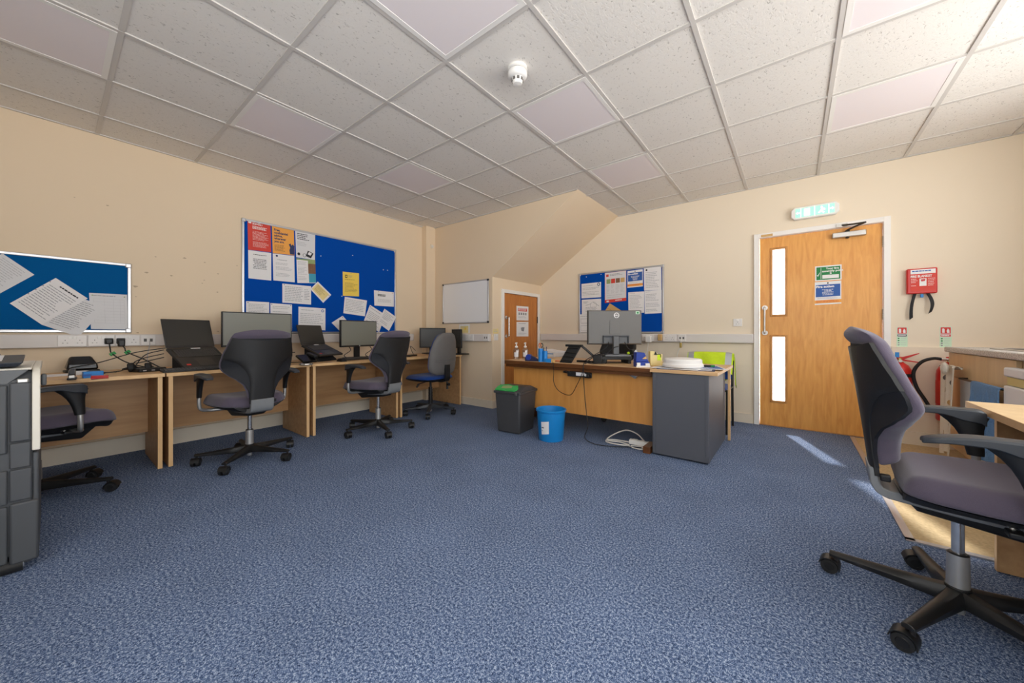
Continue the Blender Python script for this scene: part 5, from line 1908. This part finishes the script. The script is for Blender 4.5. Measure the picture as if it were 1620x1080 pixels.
# round badge with the maker's letters
b = MB()
seg = 28
def ring(r0, r1, y0, y1, mat):
    vs, fs = [], []
    for k in range(seg):
        a = 2 * PI * k / seg
        for r, y in ((r0, y0), (r1, y0), (r1, y1), (r0, y1)):
            vs.append((.014 + r * math.cos(a), y, .476 + r * math.sin(a)))
    for k in range(seg):
        k2 = (k + 1) % seg
        for q in range(4):
            fs.append((k * 4 + q, k * 4 + (q + 1) % 4, k2 * 4 + (q + 1) % 4, k2 * 4 + q))
    b.add(vs, fs, mat)
ring(.0205, .027, -.0325, -.0298, 'ink_white')
b.text('DELL', .019, 'ink_white', lambda x, y: (.014 - .0205 + x * .90, -.0322, .476 - .0065 + y), .0009)
b.build('badge', hb, smooth=False)
b = MB(); b.box(.206, .243, -.0318, -.0300, .488, .516, 'mint_print').box(.214, .235, -.0320, -.0318, .494, .510, 'green_print'); b.build('green_sticker', hb, smooth=False)
b = MB(); b.box(-.028, .028, -.075, -.034, .088, .27, 'copier_mid'); b.build('stand_column', t, bevel=.006)
b = MB(); b.box(-.125, .125, -.14, .06, .072, .088, 'spine_grey'); b.build('stand_base', t, bevel=.005)
t2 = thing('monitor_riser', 'black monitor riser under the grey monitor foot', 'monitor riser', mc, YAW)
b = MB(); b.box(-.16, .13, -.15, .10, .042, .072, 'black'); b.build('platform', t2, bevel=.003)
for x in (-.14, .11):
    b = MB(); b.box(x - .015, x + .015, -.14, .09, 0, .042, 'black_rough'); b.build('foot', t2, bevel=.003)
# cables behind the monitor, spilling over the desk front
def cab(label, pts, r=.004, mat='black', grp='cables around the grey desk monitor'):
    o = MB().tube(pts, r, mat, 8, 8).build('cable')
    return tag(o, label, 'cable', grp)
R2 = Matrix.Rotation(YAW, 4, 'Z')
def ml(x, y, z):
    return mc + R2 @ Vector((x, y, z))
pa, pc = on(922, 573), on(905, 571)
cab('black cable falling left from the monitor ports to the desk front', [ml(-.07, -.05, .21), ml(-.10, -.08, .16), ml(-.20, -.06, .09), ml(-.30, -.06, .03), on(930, 572) + Vector((0, 0, .01)), on(926, 576) + Vector((0, 0, .006))])
cab('black cable arching from the right monitor port behind the foot', [ml(.09, -.05, .21), ml(.11, -.09, .15), ml(.16, -.10, .12), ml(.17, -.10, .088), ml(.12, -.15, .092)])
cab('black cable crossing the silver monitor column', [ml(.02, -.08, .17), ml(-.04, -.085, .15), ml(-.10, -.10, .10), ml(-.20, -.13, .05), ml(-.27, -.12, .012)])
cab('thin dark cable lying in a heap left of the monitor foot', [ml(-.12, -.12, .095), ml(-.19, -.10, .09), ml(-.26, -.12, .05), ml(-.31, -.18, .02), ml(-.25, -.19, .008), ml(-.16, -.17, .008)])
t = thing('power_adapter', 'black adapter blocks left of the monitor riser', 'adapter', on(946, 575), .2)
MB().box(-.05, .04, .0, .07, 0, .085, 'black').build('adapter_body', t, bevel=.008)
MB().box(.045, .075, .02, .06, 0, .05, 'black').build('small_block', t, bevel=.006)
t = thing('headset', 'black headset lying on the monitor foot, with a lime cushion', 'headset', ml(.14, -.10, .09))
b = MB(); b.cyl((0, -.02, .025), (.02, .02, .03), .028, .026, 'black', 18); b.build('ear_cup', t, bevel=.004)
b = MB(); b.cyl((-.03, -.02, .012), (-.02, .0, .016), .013, .012, 'hivis', 14); b.build('lime_cushion', t, bevel=.003)
b = MB(); b.cyl((.03, 0, .02), (.05, .01, .03), .018, .02, 'paper_grey', 14); b.build('grey_cap', t, bevel=.003)
# blue dispenser and yellow card box
t = thing('desk_organiser', 'blue desk tidy with white clips, beside the yellow card box', 'organiser', on(1013, 580.5) + Vector((0, .03, 0)), YAW)
b = MB(); b.prism([(-.055, .045), (.058, .045), (.048, .065), (.02, .125), (-.05, .128)], -.02, .05, 'deep_blue', 'y'); b.build('sloped_back', t, bevel=.004)
b = MB(); b.box(-.055, .06, -.03, .05, .0, .045, 'deep_blue'); b.build('tray', t, bevel=.004)
b = MB(); b.box(-.06, .06, -.05, -.03, 0, .014, 'paper').box(-.055, -.025, -.048, -.031, .014, .04, 'white_plastic').box(.02, .055, -.048, -.031, .014, .034, 'white_plastic'); b.build('white_clips', t, bevel=.002)
b = MB(); b.hexa([(-.0, -.021, .07), (.04, -.021, .07), (.03, -.021, .095), (.015, -.021, .085)], [(-.0, -.0225, .07), (.04, -.0225, .07), (.03, -.0225, .095), (.015, -.0225, .085)], 'envelope'); b.build('picture_label', t, smooth=False)
t = thing('card_box', 'yellow card folder standing upright with a black binder clip', 'folder', on(1032, 578.5) + Vector((.02, .02, 0)), YAW)
b = MB(); b.prism([(-.045, 0), (.065, 0), (.065, .105), (.03, .105), (-.01, .13), (-.045, .13)], .0, .045, 'cream_print', 'y'); b.build('folder', t, bevel=.002)
b = MB(); b.prism([(-.012, .10), (.012, .10), (0, .128)], -.012, 0, 'black', 'y').tube([(.01, -.004, .103), (.045, -.004, .103), (.048, -.004, .075)], .003, 'black', 6, 3); b.build('binder_clip', t, bevel=.001)
b = MB(); b.box(.018, .05, -.002, .0, .05, .10, 'hivis'); b.build('sticky_note', t, smooth=False)
# papers and the white round cover on the pedestal
PZ = .7005
for k, (lab, cx, cy, rz, w_, h_, mt) in enumerate((('blue-edged magazine under the round white cover', -.70, 3.24, .12, .42, .28, 'navy_print'), ('white sheet under the round white cover, poking out left', -.76, 3.20, -.1, .36, .21, 'paper'), ('printed blue and white leaflet sticking out right of the round cover', -.60, 3.33, .35, .30, .30, 'paper_grey'))):
    c, s_ = math.cos(rz), math.sin(rz)
    def q(x, y):
        return (cx + x * c - y * s_, cy + x * s_ + y * c, PZ)
    s = Sheet([q(-w_ / 2, h_ / 2), q(w_ / 2, h_ / 2), q(w_ / 2, -h_ / 2), q(-w_ / 2, -h_ / 2)], (0, 0, 1), .0045 * k, mt, .004)
    s.rect(.05, .08, .95, .92, 'paper' if k == 0 else 'blue_print' if k == 2 else 'paper_grey').lines(.1, .2, .9, .9, 8, 'ink_soft' if k != 2 else 'ink_white', 3)
    s.done('magazine' if k == 0 else 'paper', lab, 'magazine' if k == 0 else 'paper', 'papers on the grey pedestal')
t = thing('light_cover', 'round white dome-shaped light cover lying on papers on the grey pedestal', 'light cover', (-.73, 3.25, PZ + .0145))
b = MB(); b.lathe([(.152, 0), (.156, .004), (.156, .022), (.150, .030), (.146, .034), (.146, .058), (.138, .068), (.06, .076), (0, .077)], 'white_plastic', seg=48); b.build('cover', t, angle=30)
MB().lathe([(.153, .004), (.1575, .006), (.1575, .012), (.153, .014)], 'paper_grey', seg=48).build('rim_band', t)
t = thing('marker_pen', 'dark green marker pen lying at the right of the round white cover', 'pen', (-.57, 3.36, PZ + .0145), .4)
MB().cyl((-.05, 0, .008), (.03, 0, .008), .008, .008, 'panel_navy', 12).build('barrel', t)
MB().cyl((.03, 0, .008), (.06, 0, .008), .009, .008, 'green_print', 12).build('cap', t)
# cables hanging over the desk front down to the floor
cab('thin black cable hanging in a long loop in front of the veneered panel', [on(874, 571) , at_y(875, 574, 3.06), at_y(876, 588, 3.05), at_y(876, 604, 3.06), at_y(884, 618, 3.07), at_y(902, 624.5, 3.08), at_y(913, 608, 3.07), at_y(921, 590, 3.055), at_y(923, 577, 3.055), on(925, 573.5)], .0032, 'black', 'cables hanging from the brown desk')
cab('black cable hanging straight from the brown desk and running to the extension lead', [on(926, 573), at_y(923, 578, 3.055), at_y(923.5, 600, 3.055), at_y(925, 625, 3.05), at_y(928, 655, 3.04), at_y(930, 675, 3.0) , Vector((-1.50, 3.0, .04)), Vector((-1.40, 2.99, .006)), Vector((-1.25, 3.02, .006)), Vector((-1.12, 3.09, .008)), Vector((-1.02, 3.15, .008))], .0036, 'black', 'cables hanging from the brown desk')

# ---------------------------------------------------------------- the floor
c = Vector((-2.30, 3.02, 0))
t = thing('waste_bin', 'square dark grey waste bin with a flap lid beside the brown desk', 'bin', (-2.383, 2.778, 0), .10)
w0, d0_, ins = .285, .325, .014
b = MB()
hb_ = .405
b.hexa([(ins, ins, 0), (w0 - ins, ins, 0), (w0 - ins, d0_ - ins, 0), (ins, d0_ - ins, 0)], [(-.006, -.006, hb_), (w0 + .006, -.006, hb_), (w0 + .006, d0_ + .006, hb_), (-.006, d0_ + .006, hb_)], 'bin_grey')
b.build('tub', t, bevel=.018, seg=3)
b = MB()
b.box(-.016, w0 + .016, -.016, d0_ + .016, hb_ - .012, hb_ + .012, 'bin_grey')
b.hexa([(-.012, -.012, hb_ + .012), (w0 + .012, -.012, hb_ + .012), (w0 + .012, d0_ + .012, hb_ + .012), (-.012, d0_ + .012, hb_ + .012)], [(.01, .10, hb_ + .052), (w0 - .01, .10, hb_ + .052), (w0 - .01, d0_ - .08, hb_ + .052), (.01, d0_ - .08, hb_ + .052)], 'bin_grey')
b.build('flap_lid', t, bevel=.006)
MB().box(w0 - .045, w0 - .02, -.022, -.014, hb_ - .02, hb_ + .014, 'plastic_grey').build('lid_clip', t, bevel=.003)
t2 = thing('refuse_sacks', 'folded bright green plastic sack lying on the lid of the grey bin', 'bag', (-2.383, 2.778, 0), .10)
b = MB()
def bag(u, v, o):
    x = .0 + .225 * u + .02 * math.sin(v * 4) * u
    y = -.01 + .105 * v
    lift = hb_ + .0135 + .041 * max(0, min(1, (y + .012) / .112)) 
    return Vector((x, y, lift + .002 + o * (.009 + .004 * math.sin(9 * u + 4 * v))))
b.loft2(lambda u, v: bag(u, v, 1), lambda u, v: bag(u, v, 0), 14, 10, 'green_bag')
b.build('folded_sack', t2)
b = MB()
b.loft2(lambda u, v: bag(.2 + .5 * u, .35 + .45 * v, 1.05) + Vector((0, 0, .001)), lambda u, v: bag(.2 + .5 * u, .35 + .45 * v, 1) + Vector((0, 0, .0002)), 8, 6, 'olive_print')
b.build('pale_print', t2)
bc = Vector((-1.80, 2.90, 0))
t = thing('bucket', 'round bright blue waste bucket with a white paper label, in front of the brown desk', 'bin', bc)
b = MB()
b.lathe([(0, .003), (.108, .003), (.112, 0), (.115, .006), (.132, .262), (.142, .268), (.144, .283), (.138, .287), (.130, .282), (.128, .262), (.110, .012), (0, .010)], 'bin_blue', seg=40)
b.build('tub', t, angle=50)
b = MB()
a0 = math.atan2(-bc.y, -bc.x)
def lab(u, v, o):
    z = .065 + .115 * v
    a = a0 - .78 + .62 * u
    r = .115 + .017 * (z - .006) / .256 + .0012 + o * .0008
    return Vector((r * math.cos(a), r * math.sin(a), z + .012 * u))
b.loft2(lambda u, v: lab(u, v, 1), lambda u, v: lab(u, v, 0), 10, 4, 'paper')
lb = b.build('paper_label', t)
b = MB()
for (u0_, u1_, v0_, v1_) in ((.06, .14, .50, .60), (.16, .24, .49, .60), (.26, .36, .48, .58), (.10, .17, .26, .36)):
    b.quad([lab(u0_, v0_, 1.6), lab(u1_, v0_, 1.6), lab(u1_, v1_, 1.6), lab(u0_, v1_, 1.6)], 'ink_dark')
b.build('printed_marks', lb, smooth=False, fix=False)
# extension lead and coiled white flex
t = thing('extension_lead', 'white multiway extension lead with coiled flex on the carpet by the pedestal', 'extension lead', (-1.10, 3.20, 0), .12)
b = MB(); b.T = Matrix.Translation((.0, 0, .026)) @ Matrix.Rotation(.06, 4, 'Y'); b.box(-.06, .16, -.026, .026, -.02, .020, 'white_plastic'); bl = b.build('socket_block', t, bevel=.006)
b = MB()
for k in range(3):
    b.box(-.03 + .06 * k, .008 + .06 * k, -.02, .02, .046 - .004 * k, .052 - .004 * k, 'cord_white')
b.build('plug_top', bl, bevel=.003)
b = MB()
b.tube([(-.06, 0, .02), (-.18, .03, .012), (-.26, .0, .01), (-.24, -.07, .01), (-.12, -.09, .01), (-.05, -.06, .012), (-.14, -.03, .016), (-.25, -.04, .02), (-.22, .05, .05), (-.12, .12, .09), (-.02, .12, .07), (.05, .07, .03)], .006, 'cord_white', 8, 8)
b.tube([(-.05, -.07, .008), (.0, -.11, .008), (.06, -.12, .008), (.08, -.08, .01), (.03, -.06, .012), (-.03, -.08, .014)], .005, 'cord_white', 8, 8)
b.build('coiled_flex', t)
t = thing('wooden_block', 'small brown block on the carpet against the pedestal side', 'block', (-.958, 3.05, 0))
MB().box(-.03, .03, -.02, .16, 0, .055, 'walnut_top').build('block_body', t, bevel=.003)

# ------------------------------------------------------------ fire equipment
t = thing('fire_blanket', 'red wall-mounted fire blanket box with two black pull straps', 'fire blanket', (.80, YF, 1.345))
b = MB(); b.box(0, .182, -.05, 0, 0, .222, 'red_paint'); b.build('case', t, bevel=.008)
s = Sheet([(.80 + .022, YF - .051, 1.345 + .212), (.80 + .17, YF - .051, 1.345 + .212), (.80 + .17, YF - .051, 1.345 + .02), (.80 + .022, YF - .051, 1.345 + .02)], NY, 0, 'red_print')
s.rect(0, 0, 1, .2, 'ink_white').lines(.06, .05, .94, .15, 1, 'blue_print', 3, fill=.5)
s.text('FIRE BLANKET', .0, .36, .027, 'ink_white', bold=.001, wide=.74)
s.rect(.36, .42, .64, .76, 'ink_white').poly([(.40, .46), (.6, .44), (.58, .54), (.44, .56)], 'red_plastic', 3)
for u0 in (.02, .70):
    s.lines(u0, .42, u0 + .28, .80, 5, 'pink_print', 3)
s.lines(.04, .86, .96, .95, 1, 'ink_white', 3, fill=.8)
s.done('printed_face', parent=t)
for x, cv in ((.042, -.012), (.118, .02)):
    def strap(u, v, o):
        return Vector((x + .022 * u + cv * math.sin(v * PI * .9) - (.02 * v if cv < 0 else -.005 * v), -.022 - .014 * math.sin(v * 2.6) * (1 if cv < 0 else 1.8) - o * .0015, .004 - (.215 if cv < 0 else .165) * v - .02 * (1 - u) * v))
    MB().loft2(lambda u, v: strap(u, v, 1), lambda u, v: strap(u, v, 0), 3, 16, 'black_rough').build('pull_strap', t)
MB().box(.084, .104, -.035, -.022, -.035, -.004, 'holder_blue').build('blue_tag', t, bevel=.004)


def extinguisher(label, x, y, z, H_, band, hose):
    t = thing('fire_extinguisher', label, 'fire extinguisher', (x, y, z), 0, 'red fire extinguishers by the exit door')
    r = .078
    b = MB()
    b.lathe([(r * .9, 0), (r, .012), (r, H_ - .10), (r * .94, H_ - .06), (r * .7, H_ - .02), (.03, H_), (.022, H_ + .01)], 'red_paint', seg=36)
    b.build('cylinder', t)
    b = MB()
    b.lathe([(r + .0006, H_ * (.72 if band else .30)), (r + .0008, H_ * (.721 if band else .301)), (r + .0008, H_ * (.79 if band else .70)), (r + .0006, H_ * (.791 if band else .701))], band or 'red_print', seg=36)
    lb = b.build('label_band', t)
    if not band:
        b = MB()
        def cy(u, v, k=0):
            a = -PI / 2 - .62 + 1.1 * u
            rr = r + .0016 + .0004 * k
            return Vector((rr * math.cos(a), rr * math.sin(a), H_ * .30 + H_ * .38 * v))
        def cell(u0, u1, v0, v1):
            n_ = 4
            for q in range(n_):
                a_, c_ = u0 + (u1 - u0) * q / n_, u0 + (u1 - u0) * (q + 1) / n_
                b.quad([cy(a_, v0), cy(c_, v0), cy(c_, v1), cy(a_, v1)], 'ink_white')
        for q in (.04, .97):
            cell(.05, .95, q, q + .012)
        for q in (.05, .94):
            cell(q, q + .012, .04, .98)
        for (u0, u1, v0, v1) in ((.2, .42, .82, .85), (.5, .62, .78, .90), (.2, .26, .62, .74), (.32, .5, .60, .64), (.2, .42, .50, .54), (.24, .34, .42, .49), (.5, .8, .45, .49), (.2, .3, .18, .32), (.36, .46, .16, .34), (.52, .6, .2, .36), (.68, .85, .2, .24)):
            cell(u0, u1, v0, v1)
        b.build('label_print', lb, smooth=False, fix=False)
    b = MB()
    b.cyl((0, 0, H_), (0, 0, H_ + .045), .017, .015, 'brass', 16)
    b.cyl((0, -.012, H_ + .02), (0, -.034, H_ + .02), .013, .013, 'steel', 16)
    b.build('valve', t)
    b = MB()
    b.prism([(-.02, H_ + .035), (.02, H_ + .03), (.115, H_ + .085), (.118, H_ + .093), (.02, H_ + .055), (-.02, H_ + .055)], -.009, .009, 'red_paint', 'y')
    b.build('carry_handle', t, bevel=.002)
    b = MB()
    b.prism([(-.02, H_ + .045), (.03, H_ + .032), (.128, H_ + .012), (.13, H_ + .004), (.03, H_ + .018), (-.02, H_ + .03)], -.009, .009, 'red_paint', 'y')
    b.build('squeeze_lever', t, bevel=.002)
    if band:
        b = MB(); b.box(-.03, -.004, -.014, .0, H_ + .05, H_ + .095, 'holder_blue'); b.build('safety_tag', t, bevel=.002)
    if hose:
        b = MB(); b.tube(hose, .0125, 'rubber', 12, 8); hs = b.build('hose', t)
        b = MB(); b.cyl(Vector(hose[0]), Vector(hose[0]) + Vector((.06, .0, .0)), .013, .008, 'steel', 12); b.build('hose_ferrule', hs)
    MB().box(-.03, .03, r - .004, YF - .031 - y, H_ * .62, H_ * .80, 'red_paint').build('wall_bracket', t, bevel=.003)
    return t


extinguisher('red fire extinguisher with a black band, behind the near chair back', .745, 4.655, .30, .43, 'ink_dark', None)
hz = .255
extinguisher('tall red fire extinguisher with a curved black hose, beside the worktop end', 1.035, 4.655, hz, .485, None,
             [(-.05, -.02, .520), (-.10, -.03, .525), (-.17, -.045, .49), (-.215, -.05, .40), (-.20, -.055, .28), (-.15, -.06, .17), (-.11, -.06, .08)])

# ---------------------------------------------------------------- kitchenette
KX, KY1, KY0 = .955, 4.43, 2.62
t = thing('base_cabinet', 'beech kitchen base cabinet under the speckled worktop', 'cabinet', (0, 0, 0))
MB().box(KX + .045, XR - .03, 3.31, KY1 - .01, .10, .846, 'kitchen_beech').build('carcass', t, smooth=False)
MB().box(KX + .10, XR - .03, 3.31, KY1 - .02, 0, .10, 'beech_panel').build('plinth', t, smooth=False)
MB().box(KX + .045, XR - .03, KY0 + .02, KY0 + .04, 0, .846, 'kitchen_beech').build('end_panel', t, smooth=False)
ys = [4.415, 3.72, 3.31]
for y1, y0 in zip(ys, ys[1:]):
    b = MB(); b.box(KX + .022, KX + .044, y0 + .002, y1 - .002, .665, .842, 'kitchen_beech'); dr = b.build('drawer', t, bevel=.002)
    b = MB(); b.box(KX + .024, KX + .044, y0 + .002, y1 - .002, .105, .655, 'kitchen_beech'); do = b.build('cabinet_door', t, bevel=.002)
MB().box(KX + .014, KX + .0225, 3.74, 3.82, .40, .60, 'alu').build('steel_edge', t, bevel=.001)
b = MB(); b.tube([(KX + .022, 4.02, .672), (KX - .02, 4.0, .672), (KX - .02, 3.36, .672), (KX + .022, 3.34, .672)], .006, 'black', 8, 0); b.build('door_rail', t)
b = MB(); b.tube([(KX + .022, 4.36, .735), (KX - .03, 4.36, .735), (KX - .03, 4.12, .735), (KX + .022, 4.12, .735)], .010, 'chrome', 8, 0); b.build('drawer_handle', t)
MB().box(KX + .0205, KX + .0225, 3.86, 4.16, .36, .66, 'paper_grey').build('white_notice', t, smooth=False)
t = thing('worktop', 'speckled grey kitchen worktop with an inset steel sink edge', 'worktop', (0, 0, 0))
b = MB(); b.box(KX, XR - .002, KY0, KY1, .847, .887, 'worktop'); b.build('worktop_slab', t, bevel=.008, seg=3)
b = MB(); b.box(KX + .10, XR - .12, 3.0, 3.95, .8865, .893, 'steel'); b.build('sink_rim', t, bevel=.003)
b = MB(); b.box(KX + .14, XR - .20, 3.45, 3.88, .892, .8945, 'dark_steel'); b.build('sink_bowl', t, bevel=.002)
t = thing('fridge', 'white under-counter fridge below the worktop at the right edge', 'fridge', (KX - .03, 2.755, 0))
b = MB(); b.box(.05, .60, 0, .53, .02, .80, 'fridge'); b.build('cabinet', t, bevel=.006)
b = MB(); b.box(0, .048, .0, .53, .06, .705, 'fridge'); d_ = b.build('door', t, bevel=.008)
b = MB(); b.box(.0, .05, .0, .53, .755, .805, 'fridge'); b.build('top_panel', t, bevel=.008)
b = MB(); b.box(.012, .05, .005, .525, .708, .753, 'yellow_clear'); b.build('clear_flap', t, bevel=.003)
b = MB(); b.box(-.006, .002, .03, .06, .60, .615, 'dark_steel'); b.build('badge', d_, bevel=.002)
# towels
t = thing('tea_towel', 'white tea towel with brown and grey spots hanging from the drawer handle', 'towel', (KX - .025, 4.13, 0))
def tow(u, v, o):
    y = (u - .5) * .30 * (1 - .3 * min(1, v * 1.3)) + .05 * v
    if v < .12:
        a = v / .12 * PI * .75
        x, z = .016 * math.cos(PI - a) * -1, .735 + .018 * math.sin(a) 
        x = .016 - .034 * v / .12
        z = .735 + .022 * math.sin(v / .12 * PI * .8)
    else:
        k = (v - .12) / .88
        x, z = -.014 - .008 * math.sin(u * 14 + 1) - .006 * k, .745 - .66 * k + .02 * math.sin(u * 5)
    return Vector((x - o * .006, y, z))
tb = MB().loft2(lambda u, v: tow(u, v, 1), lambda u, v: tow(u, v, 0), 18, 40, 'towel_white').build('cloth', t)
for k, (u, v, m_) in enumerate(((.25, .30, 'dot_grey'), (.55, .36, 'dot_tan'), (.75, .22, 'dot_grey'), (.3, .5, 'dot_tan'), (.7, .55, 'dot_grey'), (.45, .17, 'dot_tan'), (.2, .7, 'dot_grey'), (.6, .8, 'dot_tan'))):
    b = MB()
    b.add([tow(u + .09 * math.cos(a), v + .026 * math.sin(a), 1.25) for a in [q * 2 * PI / 14 for q in range(14)]], [tuple(range(14))], m_)
    b.build('spot', tb, smooth=False, fix=False)
def tuft(u, v, o):
    a = u * 2 * PI
    return Vector((-.05 - .02 * math.sin(v * PI) * (1 - o * .3) * math.cos(a) * (1 - .2 * o), -.06 - .05 * math.sin(v * PI) * math.sin(a) * (1 - .2 * o), .735 - .045 * math.cos(v * PI) * (1 - .1 * o)))
MB().loft2(lambda u, v: tuft(u, v, 0), lambda u, v: tuft(u, v, 1), 14, 10, 'towel_white').build('gathered_fold', t)
t = thing('hand_towel', 'blue terry towel hanging over the cabinet rail', 'towel', (KX - .02, 3.50, 0))
def tw(u, v, o):
    y = (u - .5) * .40
    rip = .010 * math.sin(u * 26) + .004 * math.sin(u * 61)
    if v < .1:
        k = v / .1
        x, z = .012 - .03 * k, .672 + .014 * math.sin(k * PI * .85)
    else:
        k = (v - .1) / .9
        x, z = -.018 - .012 * k + rip * min(1, k * 3), .680 - .45 * k
    return Vector((x - .007 * o, y, z))
MB().loft2(lambda u, v: tw(u, v, 1), lambda u, v: tw(u, v, 0), 60, 24, 'towel_blue').build('cloth', t)
# ---------------------------------------------------------------- daylight
wd = bpy.data.worlds.new('daylight')
SC.world = wd
wd.use_nodes = True
bg = wd.node_tree.nodes['Background']
bg.inputs['Color'].default_value = (0.93, 0.97, 1.0, 1)
bg.inputs['Strength'].default_value = 5.6
tc = wd.node_tree.nodes.new('ShaderNodeTexCoord')
sp = wd.node_tree.nodes.new('ShaderNodeSeparateXYZ')
rm = wd.node_tree.nodes.new('ShaderNodeValToRGB')
rm.color_ramp.elements[0].position, rm.color_ramp.elements[0].color = 0.46, (1.5, 1.49, 1.47, 1)   # sunlit paving outside
rm.color_ramp.elements[1].position, rm.color_ramp.elements[1].color = 0.53, (0.93, 0.97, 1.0, 1)
mp = wd.node_tree.nodes.new('ShaderNodeMapRange')
mp.inputs['From Min'].default_value, mp.inputs['From Max'].default_value = -1, 1
lk = wd.node_tree.links
lk.new(tc.outputs['Generated'], sp.inputs[0])
lk.new(sp.outputs['Z'], mp.inputs['Value'])
lk.new(mp.outputs['Result'], rm.inputs['Fac'])
lk.new(rm.outputs['Color'], bg.inputs['Color'])


def portal(name, loc, rot, sx, sy):
    l = bpy.data.lights.new(name, 'AREA')
    l.shape = 'RECTANGLE'
    l.size, l.size_y = sx, sy
    l.cycles.is_portal = True
    o = bpy.data.objects.new(name, l)
    COL.objects.link(o)
    o.location = loc
    o.rotation_euler = rot


portal('window_daylight', (XR + .02, (WY0 + WY1) / 2, (WZ0 + WZ1) / 2), (0, PI / 2, 0), WZ1 - WZ0, WY1 - WY0)
portal('window_daylight', ((BX0 + BX1) / 2, YB - .02, (BZ0 + BZ1) / 2), (PI / 2, 0, 0), BX1 - BX0, BZ1 - BZ0)
portal('window_daylight', (XR + .02, (GY0 + GY1) / 2, (GZ0 + WZ1) / 2), (0, PI / 2, 0), WZ1 - GZ0, GY1 - GY0)  # portal for the added glazing
sun = bpy.data.lights.new('sun', 'SUN')
sun.energy = 7.0
sun.angle = math.radians(2.2)
sun.color = (1.0, 0.96, 0.9)
so = bpy.data.objects.new('sun', sun)
COL.objects.link(so)
sd = Vector((.40, -1.19, -1.0)).normalized()
so.rotation_euler = sd.to_track_quat('-Z', 'Y').to_euler()
so.location = (-2, 9, 6)
SC.view_settings.view_transform = 'Standard'
SC.view_settings.look = 'None'
SC.view_settings.exposure = 0.0
SC.view_settings.gamma = 1.0
SC.view_settings.use_curve_mapping = False
SC.cycles.max_bounces = 10
SC.cycles.diffuse_bounces = 7
SC.cycles.glossy_bounces = 4
SC.cycles.transparent_max_bounces = 12
SC.cycles.caustics_reflective = False
SC.cycles.caustics_refractive = False
SC.cycles.sample_clamp_indirect = 6.0
SC.cycles.use_denoising = True
